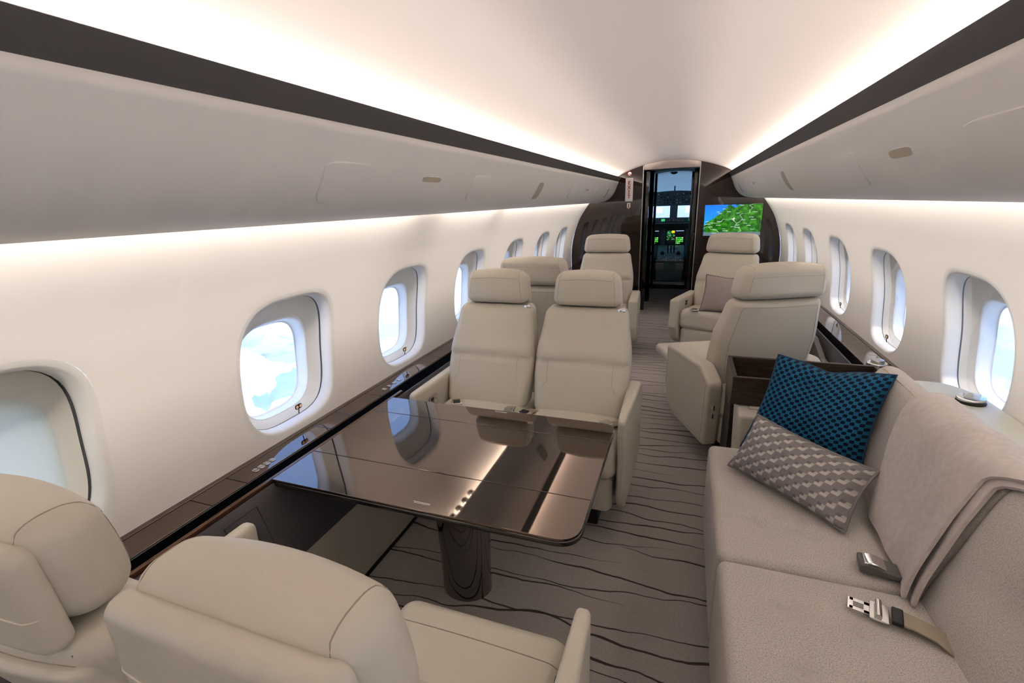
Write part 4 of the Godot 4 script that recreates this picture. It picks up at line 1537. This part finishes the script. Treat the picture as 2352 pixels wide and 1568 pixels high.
func sofa_back(z0, z1, tufts):
	var n = 44
	var cen = Vector2(0.92, 0.60)
	var rows = []
	var r = 0.018
	for k in 5:
		var a = PI / 2 * k / 4.0
		rows.append([r * (1 - sin(a)), z0 + r * (1 - cos(a))])
	for k in range(1, 28):
		rows.append([0.0, lerpf(z0 + r, z1 - r, k / 28.0)])
	for k in 5:
		var a = PI / 2 * (1 - k / 4.0)
		rows.append([r * (1 - sin(a)), z1 - r * (1 - cos(a))])
	var o = arr()
	for rw in rows:
		for i in n:
			var p = path_at(SB, float(i) / (n - 1))
			var d = (cen - p).normalized()
			var q = p + d * rw[0]
			var out = 0.0
			for tf in tufts:
				var dd = Vector2((rw[1] - tf.x) / 0.06, (p.y - tf.y) / 0.05).length()
				if p.x < 0.93:
					out += 0.010 * exp(-dd * dd)
			o[0].append(Vector3(q.x + out, q.y, rw[1]))
	for j in rows.size() - 1:
		for i in n:
			var a = j * n + i
			var b = j * n + (i + 1) % n
			o[1].append_array([a, b, b + n, a, b + n, a + n])
	for e in [0, rows.size() - 1]:
		var c0 = o[0].size()
		o[0].append(Vector3(cen.x, cen.y, rows[e][1]))
		for i in n:
			o[0].append(o[0][e * n + i])
		for i in n:
			if e == 0:
				o[1].append_array([c0, c0 + 1 + (i + 1) % n, c0 + 1 + i])
			else:
				o[1].append_array([c0, c0 + 1 + i, c0 + 1 + (i + 1) % n])
	return oriented(o)

func build_sofa():
	var base = Vector3(0.72, 0, -0.9)
	var t = thing("sofa", "grey beige felt sofa along the wall with tufted cushions", "sofa", base)
	part("plinth", to_mesh(cbox(Vector3(0.365, 0.0, -1.92), Vector3(1.0, 0.13, 0.18), 0.006)), M.black, t, -base, "dark recessed plinth")
	var cuts = [[-1.935, -1.2525], [-1.2475, -0.5625], [-0.5575, 0.16]]
	var tufts = [[[0.50, -1.72], [0.66, -1.72], [0.47, -1.435], [0.60, -1.42]], [[0.49, -1.10], [0.645, -1.075], [0.49, -0.93], [0.645, -0.91]], [[0.50, -0.36], [0.66, -0.36]]]
	for k in 3:
		var z0 = cuts[k][0]
		var z1 = cuts[k][1]
		var cen = Vector3(0.585, 0.285, (z0 + z1) / 2)
		var fn = func(p):
			var q = p + cen
			if p.y > 0.1:
				var f = clampf(p.y / 0.17, 0, 1)
				var xn = p.x / 0.25
				var zn = p.z / ((z1 - z0) / 2)
				q.y += f * 0.012 * (1 - xn * xn) * (1 - zn * zn)
				for tf in tufts[k]:
					var dx = (q.x - tf[0])
					var dz = (q.z - tf[1])
					q.y -= f * (0.013 * exp(-(dx * dx + dz * dz) / 0.0007) + 0.006 * exp(-pow(dx / 0.09, 2) - pow(dz / 0.010, 2)) + 0.005 * exp(-pow(dx / 0.010, 2) - pow(dz / 0.09, 2)))
			return q
		part("seat_cushion", to_mesh(rbox(Vector3(0.50, 0.34, z1 - z0), 0.026, fn, Vector3i(40, 3, 56), 3)), M.felt, t, -base)
	part("back_cushion", to_mesh(sofa_back(-2.06, -1.2425, [Vector2(-1.86, 0.62), Vector2(-1.62, 0.62), Vector2(-1.4, 0.62)])), M.felt, t, -base)
	part("back_cushion", to_mesh(sofa_back(-1.2375, -0.40, [Vector2(-1.05, 0.62), Vector2(-0.85, 0.62)])), M.felt, t, -base)
	part("back_cushion", to_mesh(sofa_back(-0.395, 0.18, [])), M.felt, t, -base)
	part("seam", to_mesh(tube([Vector3(0.921, 0.8055, -2.03), Vector3(0.921, 0.8055, -1.27)], 0.0016, 5)), M.stitch, t, -base)
	part("seam", to_mesh(tube([Vector3(0.921, 0.8055, -1.21), Vector3(0.921, 0.8055, -0.42)], 0.0016, 5)), M.stitch, t, -base)
	# armrest block at the forward end
	var shape = round_poly([Vector2(-0.236, 0.14), Vector2(-0.250, 0.548), Vector2(0.25, 0.548), Vector2(0.25, 0.14)], [0.02, 0.022, 0.02, 0.02], 5)
	var ab = part("armrest", to_mesh(prism(shape, -0.10, 0.115, 0.016, 4)), M.leather, t, Vector3(0.70, 0, -2.16) - base, "beige leather armrest block")
	part("flap", rb(Vector3(0.20, 0.004, 0.075), 0.0018), M.leather_side, ab, Vector3(-0.10, 0.5485, 0.0))
	var fp = []
	for p in [Vector2(-0.101, -0.039), Vector2(0.101, -0.039), Vector2(0.101, 0.039), Vector2(-0.101, 0.039)]:
		fp.append(Vector3(p.x - 0.10, 0.5497, p.y))
	part("flap_frame", to_mesh(tube(fp, 0.002, 5, true)), M.steel, ab)
	part("foot", rb(Vector3(0.42, 0.142, 0.17), 0.004), M.black, ab, Vector3(0.0, 0.071, 0.0))
	# throw blanket folded double over the back
	var b = thing("throw_blanket", "soft pinkish grey wool throw folded over the sofa back", "blanket", Vector3(0.84, 0.47, -1.42))
	var off = -Vector3(0.84, 0.47, -1.42)
	for layer in 2:
		var lift = 0.010 if layer == 0 else 0.024
		var zl = [-1.545, -1.60, -1.655, -1.69, -1.70, -1.72]
		var zr = [-1.215, -1.235, -1.255, -1.265, -1.05, -0.72]
		if layer == 0:
			zl = [-1.50, -1.56, -1.62, -1.66, -1.68, -1.70]
			zr = [-1.195, -1.212, -1.232, -1.242, -1.03, -0.70]
		var pos = func(u, v, up):
			var tt = v * 5.0
			var i = mini(int(tt), 4)
			var f = tt - i
			f = f * f * (3 - 2 * f) if i >= 3 else f
			var a = lerpf(zl[i], zl[i + 1], f)
			var c2 = lerpf(zr[i], zr[i + 1], f)
			# straight hem: left tip hangs a little higher
			var s = lerpf(lerpf(0.155, 0.075, u) * 0.55, 0.93, v) * 0.92
			var p = path_at(SB, s * 0.80 + 0.01)
			var p2 = path_at(SB, s * 0.80 + 0.02)
			var tg = (p2 - p).normalized()
			var nn = Vector2(-tg.y, tg.x)
			var wob = 0.004 * sin(u * 7.0 + v * 5.0) + 0.003 * sin(u * 15.0 - v * 8.0)
			var q = p + nn * (up + wob + 0.008 * smoothstep(0.85, 1.0, u) * (1.0 - v))
			return Vector3(q.x, q.y, lerpf(a, c2, u)) + off
		part("fold", to_mesh(shell(30, 40, func(u, v): return pos.call(u, v, lift + 0.009), func(u, v): return pos.call(u, v, lift)), true), M.throw, b)
	# pillows
	pillow("square_pillow", "teal blue velvet check pillow propped in the sofa corner", "pillow", [Vector3(0.452, 0.475, -1.905), Vector3(0.806, 0.525, -1.735), Vector3(0.915, 0.825, -1.90), Vector3(0.560, 0.845, -1.99)], 0.105, M.blue_check, M.pipe_blue, "sofa pillows", 0.10)
	pillow("lumbar_pillow", "grey woven lumbar pillow leaning on the blue pillow", "pillow", [Vector3(0.395, 0.478, -1.735), Vector3(0.690, 0.478, -1.43), Vector3(0.805, 0.60, -1.60), Vector3(0.482, 0.665, -1.80)], 0.078, M.grey_weave, M.pipe_grey, "sofa pillows", 0.0, 0.005)
	pillow("square_pillow", "plain lilac grey pillow on the club seat below the map screen", "pillow", [Vector3(0.345, 0.47, -4.40), Vector3(0.70, 0.47, -4.28), Vector3(0.735, 0.77, -4.40), Vector3(0.385, 0.775, -4.53)], 0.06, M.lilac, M.pipe_dark, "cushions on the club seats", 0.03)
	pillow("square_pillow", "slate grey pillow on the club seat before the exit sign", "pillow", [Vector3(-0.74, 0.47, -4.42), Vector3(-0.40, 0.47, -4.40), Vector3(-0.415, 0.765, -4.58), Vector3(-0.72, 0.745, -4.60)], 0.055, M.slate, M.pipe_dark, "cushions on the club seats", 0.06)

# ---------------------------------------------------------------- side cabinet, armrest, tray
func build_side_cabinet():
	var cab = thing("side_cabinet", "dark brown cabinet block under the tray box at the sofa end", "cabinet", Vector3(0.74, 0, -2.42))
	part("body", rb(Vector3(0.60, 0.54, 0.30), 0.005), mat(Color(0.12, 0.095, 0.08), 0.3), cab, Vector3(0, 0.27, 0))
	part("latch", rb(Vector3(0.008, 0.03, 0.014), 0.002), M.chrome, cab, Vector3(-0.303, 0.50, 0.10))
	var tr = thing("tray_box", "open dark wooden tray box on the cabinet beside the blue pillow", "tray", Vector3(0.735, 0.552, -2.30))
	var L = 0.31
	var D = 0.155
	part("bottom", rb(Vector3(2 * L - 0.03, 0.012, 2 * D - 0.03), 0.002), M.wood, tr, Vector3(0, 0.007, 0))
	for s in [-1, 1]:
		part("long_side", rb(Vector3(2 * L, 0.13, 0.018), 0.003), M.wood, tr, Vector3(0, 0.066, s * (D - 0.009)))
		part("short_side", rb(Vector3(0.018, 0.13, 2 * D - 0.037), 0.003), M.wood, tr, Vector3(s * (L - 0.009), 0.066, 0))

# ---------------------------------------------------------------- belts, air nozzles, clouds
func strap(pts, w, th, up = Vector3.UP):
	# flat ribbon along pts
	var n = pts.size()
	var side = func(i):
		var t = (pts[mini(i + 1, n - 1)] - pts[maxi(i - 1, 0)]).normalized()
		return t.cross(up).normalized()
	var fa = func(u, v):
		var i = int(round(v * (n - 1)))
		return pts[i] + side.call(i) * lerpf(-w / 2, w / 2, u) + up * th
	var fb = func(u, v):
		var i = int(round(v * (n - 1)))
		return pts[i] + side.call(i) * lerpf(-w / 2, w / 2, u)
	return to_mesh(shell(2, n - 1, fa, fb), true)

func build_small_things():
	# sofa belts
	var b1 = thing("seat_belt_buckle", "grey webbing belt with a lidded chrome buckle on the sofa seat", "seat belt", Vector3(0.735, 0.468, -1.30))
	b1.rotation.y = -0.12
	part("strap", strap([Vector3(0.095, -0.012, 0.015), Vector3(0.06, 0.002, 0.004), Vector3(0.03, 0.004, 0.0), Vector3(-0.03, 0.004, 0.0)], 0.046, 0.004), M.belt_grey, b1)
	part("body", to_mesh(prism(round_poly([Vector2(-0.045, 0.0), Vector2(0.04, 0.0), Vector2(0.045, 0.012), Vector2(-0.03, 0.026), Vector2(-0.048, 0.022)], 0.004, 3), -0.028, 0.028, 0.003, 2)), M.belt_grey, b1)
	part("lid", to_mesh(moved(rbox(Vector3(0.052, 0.006, 0.044), 0.003, func(p): return p + Vector3(0, -0.006 * pow(p.x / 0.026, 2), 0), Vector3i(6, 1, 2), 2), Transform3D(Basis(Vector3(0, 0, 1), -0.16), Vector3(-0.012, 0.027, 0)))), M.chrome, b1)
	var b2 = thing("seat_belt_tongue", "tan webbing belt with a square holed chrome tongue on the sofa seat", "seat belt", Vector3(0.70, 0.468, -1.13))
	b2.rotation.y = -0.28
	part("strap", strap([Vector3(0.125, -0.012, 0.012), Vector3(0.09, 0.006, 0.006), Vector3(0.05, 0.010, 0.0), Vector3(0.01, 0.012, 0.0)], 0.046, 0.004), M.belt, b2)
	part("keeper", rb(Vector3(0.022, 0.012, 0.052), 0.003), M.black, b2, Vector3(0.018, 0.013, 0.0))
	part("adjuster", to_mesh(joined([cbox(Vector3(-0.035, 0.004, -0.030), Vector3(0.004, 0.010, 0.030), 0.002), moved(lathe([Vector2(0.007, -0.028), Vector2(0.007, 0.028)], 12), Transform3D(Basis(Vector3.RIGHT, PI / 2), Vector3(-0.018, 0.016, 0)))])) if false else joined([cbox(Vector3(-0.035, 0.004, -0.030), Vector3(0.004, 0.010, 0.030), 0.002), moved(lathe([Vector2(0.007, -0.028), Vector2(0.007, 0.028)], 12), Transform3D(Basis(Vector3.RIGHT, PI / 2), Vector3(-0.018, 0.016, 0)))]), M.chrome, b2)
	var ton = CSGPolygon3D.new()
	var tl = [cbox(Vector3(-0.075, 0.004, -0.020), Vector3(-0.034, 0.0065, -0.009), 0.001), cbox(Vector3(-0.075, 0.004, 0.009), Vector3(-0.034, 0.0065, 0.020), 0.001), cbox(Vector3(-0.078, 0.004, -0.020), Vector3(-0.066, 0.0065, 0.020), 0.001), cbox(Vector3(-0.046, 0.004, -0.020), Vector3(-0.034, 0.0065, 0.020), 0.001)]
	ton.free()
	part("tongue", joined(tl), M.chrome, b2, Vector3.ZERO, "chrome tongue plate with square hole")
	# belts on the table seats
	var spots = [[Vector3(-0.86, 0.470, -1.985), 0.5, "lidded belt buckle beside the wall arm of the table seats"], [Vector3(-0.565, 0.472, -1.965), 0.15, "chrome belt tongue lying on the window seat cushion by the table"], [Vector3(-0.475, 0.470, -1.965), -0.3, "belt buckle in the gap between the two table seats"], [Vector3(-0.075, 0.472, -1.945), -0.9, "chrome belt tongue beside the aisle arm of the table seats"], [Vector3(0.30, 0.475, -4.36), 0.2, "pale belt buckle beside the lilac grey pillow"]]
	for k in spots.size():
		var sp = spots[k]
		var o = thing("seat_belt_buckle", sp[2], "seat belt", sp[0], sp[1])
		part("strap", strap([Vector3(0, -0.006, -0.07), Vector3(0, 0.004, -0.03), Vector3(0, 0.004, 0.01)], 0.045, 0.004), M.belt, o)
		part("body", rb(Vector3(0.055, 0.020, 0.048), 0.006), M.chrome, o, Vector3(0, 0.012, 0.02))
		part("lid", rb(Vector3(0.036, 0.006, 0.034), 0.0025), M.black if k % 2 == 0 else M.steel, o, Vector3(0, 0.023, 0.024))
	# air nozzles under the valance
	var zs = [-1.99, -2.07, -2.15, -2.23, -3.02, -3.10]
	for z in zs:
		for s in [-1]:
			var p = Vector3(s * 0.938, 1.432, z)
			var b = Basis(Vector3.RIGHT, PI)
			var o = thing("air_nozzle", "small round chrome air nozzle under the table side valance", "air nozzle", p, 0.0, "air nozzles under the %s valance" % ("table side" if s < 0 else "sofa side"))
			o.basis = b
			part("ring", to_mesh(lathe([Vector2(0.022, -0.006), Vector2(0.024, 0.004), Vector2(0.020, 0.008), Vector2(0.016, 0.005)], 20)), M.chrome, o)
			part("ball", to_mesh(lathe([Vector2(0.016, 0.003), Vector2(0.015, 0.012), Vector2(0.010, 0.018), Vector2(0.003, 0.019)], 18)), M.steel, o)
	# white cloud bank far outside and below the windows
	var rng = RandomNumberGenerator.new()
	rng.seed = 14
	var nz = FastNoiseLite.new()
	nz.seed = 2
	nz.frequency = 0.05
	nz.fractal_octaves = 4
	var puffs = []
	for k in 150:
		var left = k % 3 != 0
		var dist = rng.randf_range(330, 620)
		var az = rng.randf_range(0.25, 1.5)
		var el = rng.randf_range(-0.50, -0.30) if k % 4 else rng.randf_range(-0.26, -0.21)
		var c = Vector3((-1 if left else 1) * sin(az) * dist, tan(el) * dist, -cos(az) * dist)
		var r = rng.randf_range(12, 36)
		var o = grid(16, 10, func(u, v):
			var d = Vector3(cos(TAU * u) * sin(PI * v), cos(PI * v), sin(TAU * u) * sin(PI * v))
			var q = c + d * r
			return c + Vector3(d.x, d.y * 0.55, d.z) * r * (1 + 0.45 * nz.get_noise_3d(q.x, q.y, q.z)), true)
		puffs.append(oriented(o))
	single("cloud_bank", to_mesh(join(puffs)), mat(Color(0.95, 0.95, 0.95), 1.0, 0.0, 0.0), "white puffy cloud bank seen through the window beside the table", "clouds", "", "stuff")
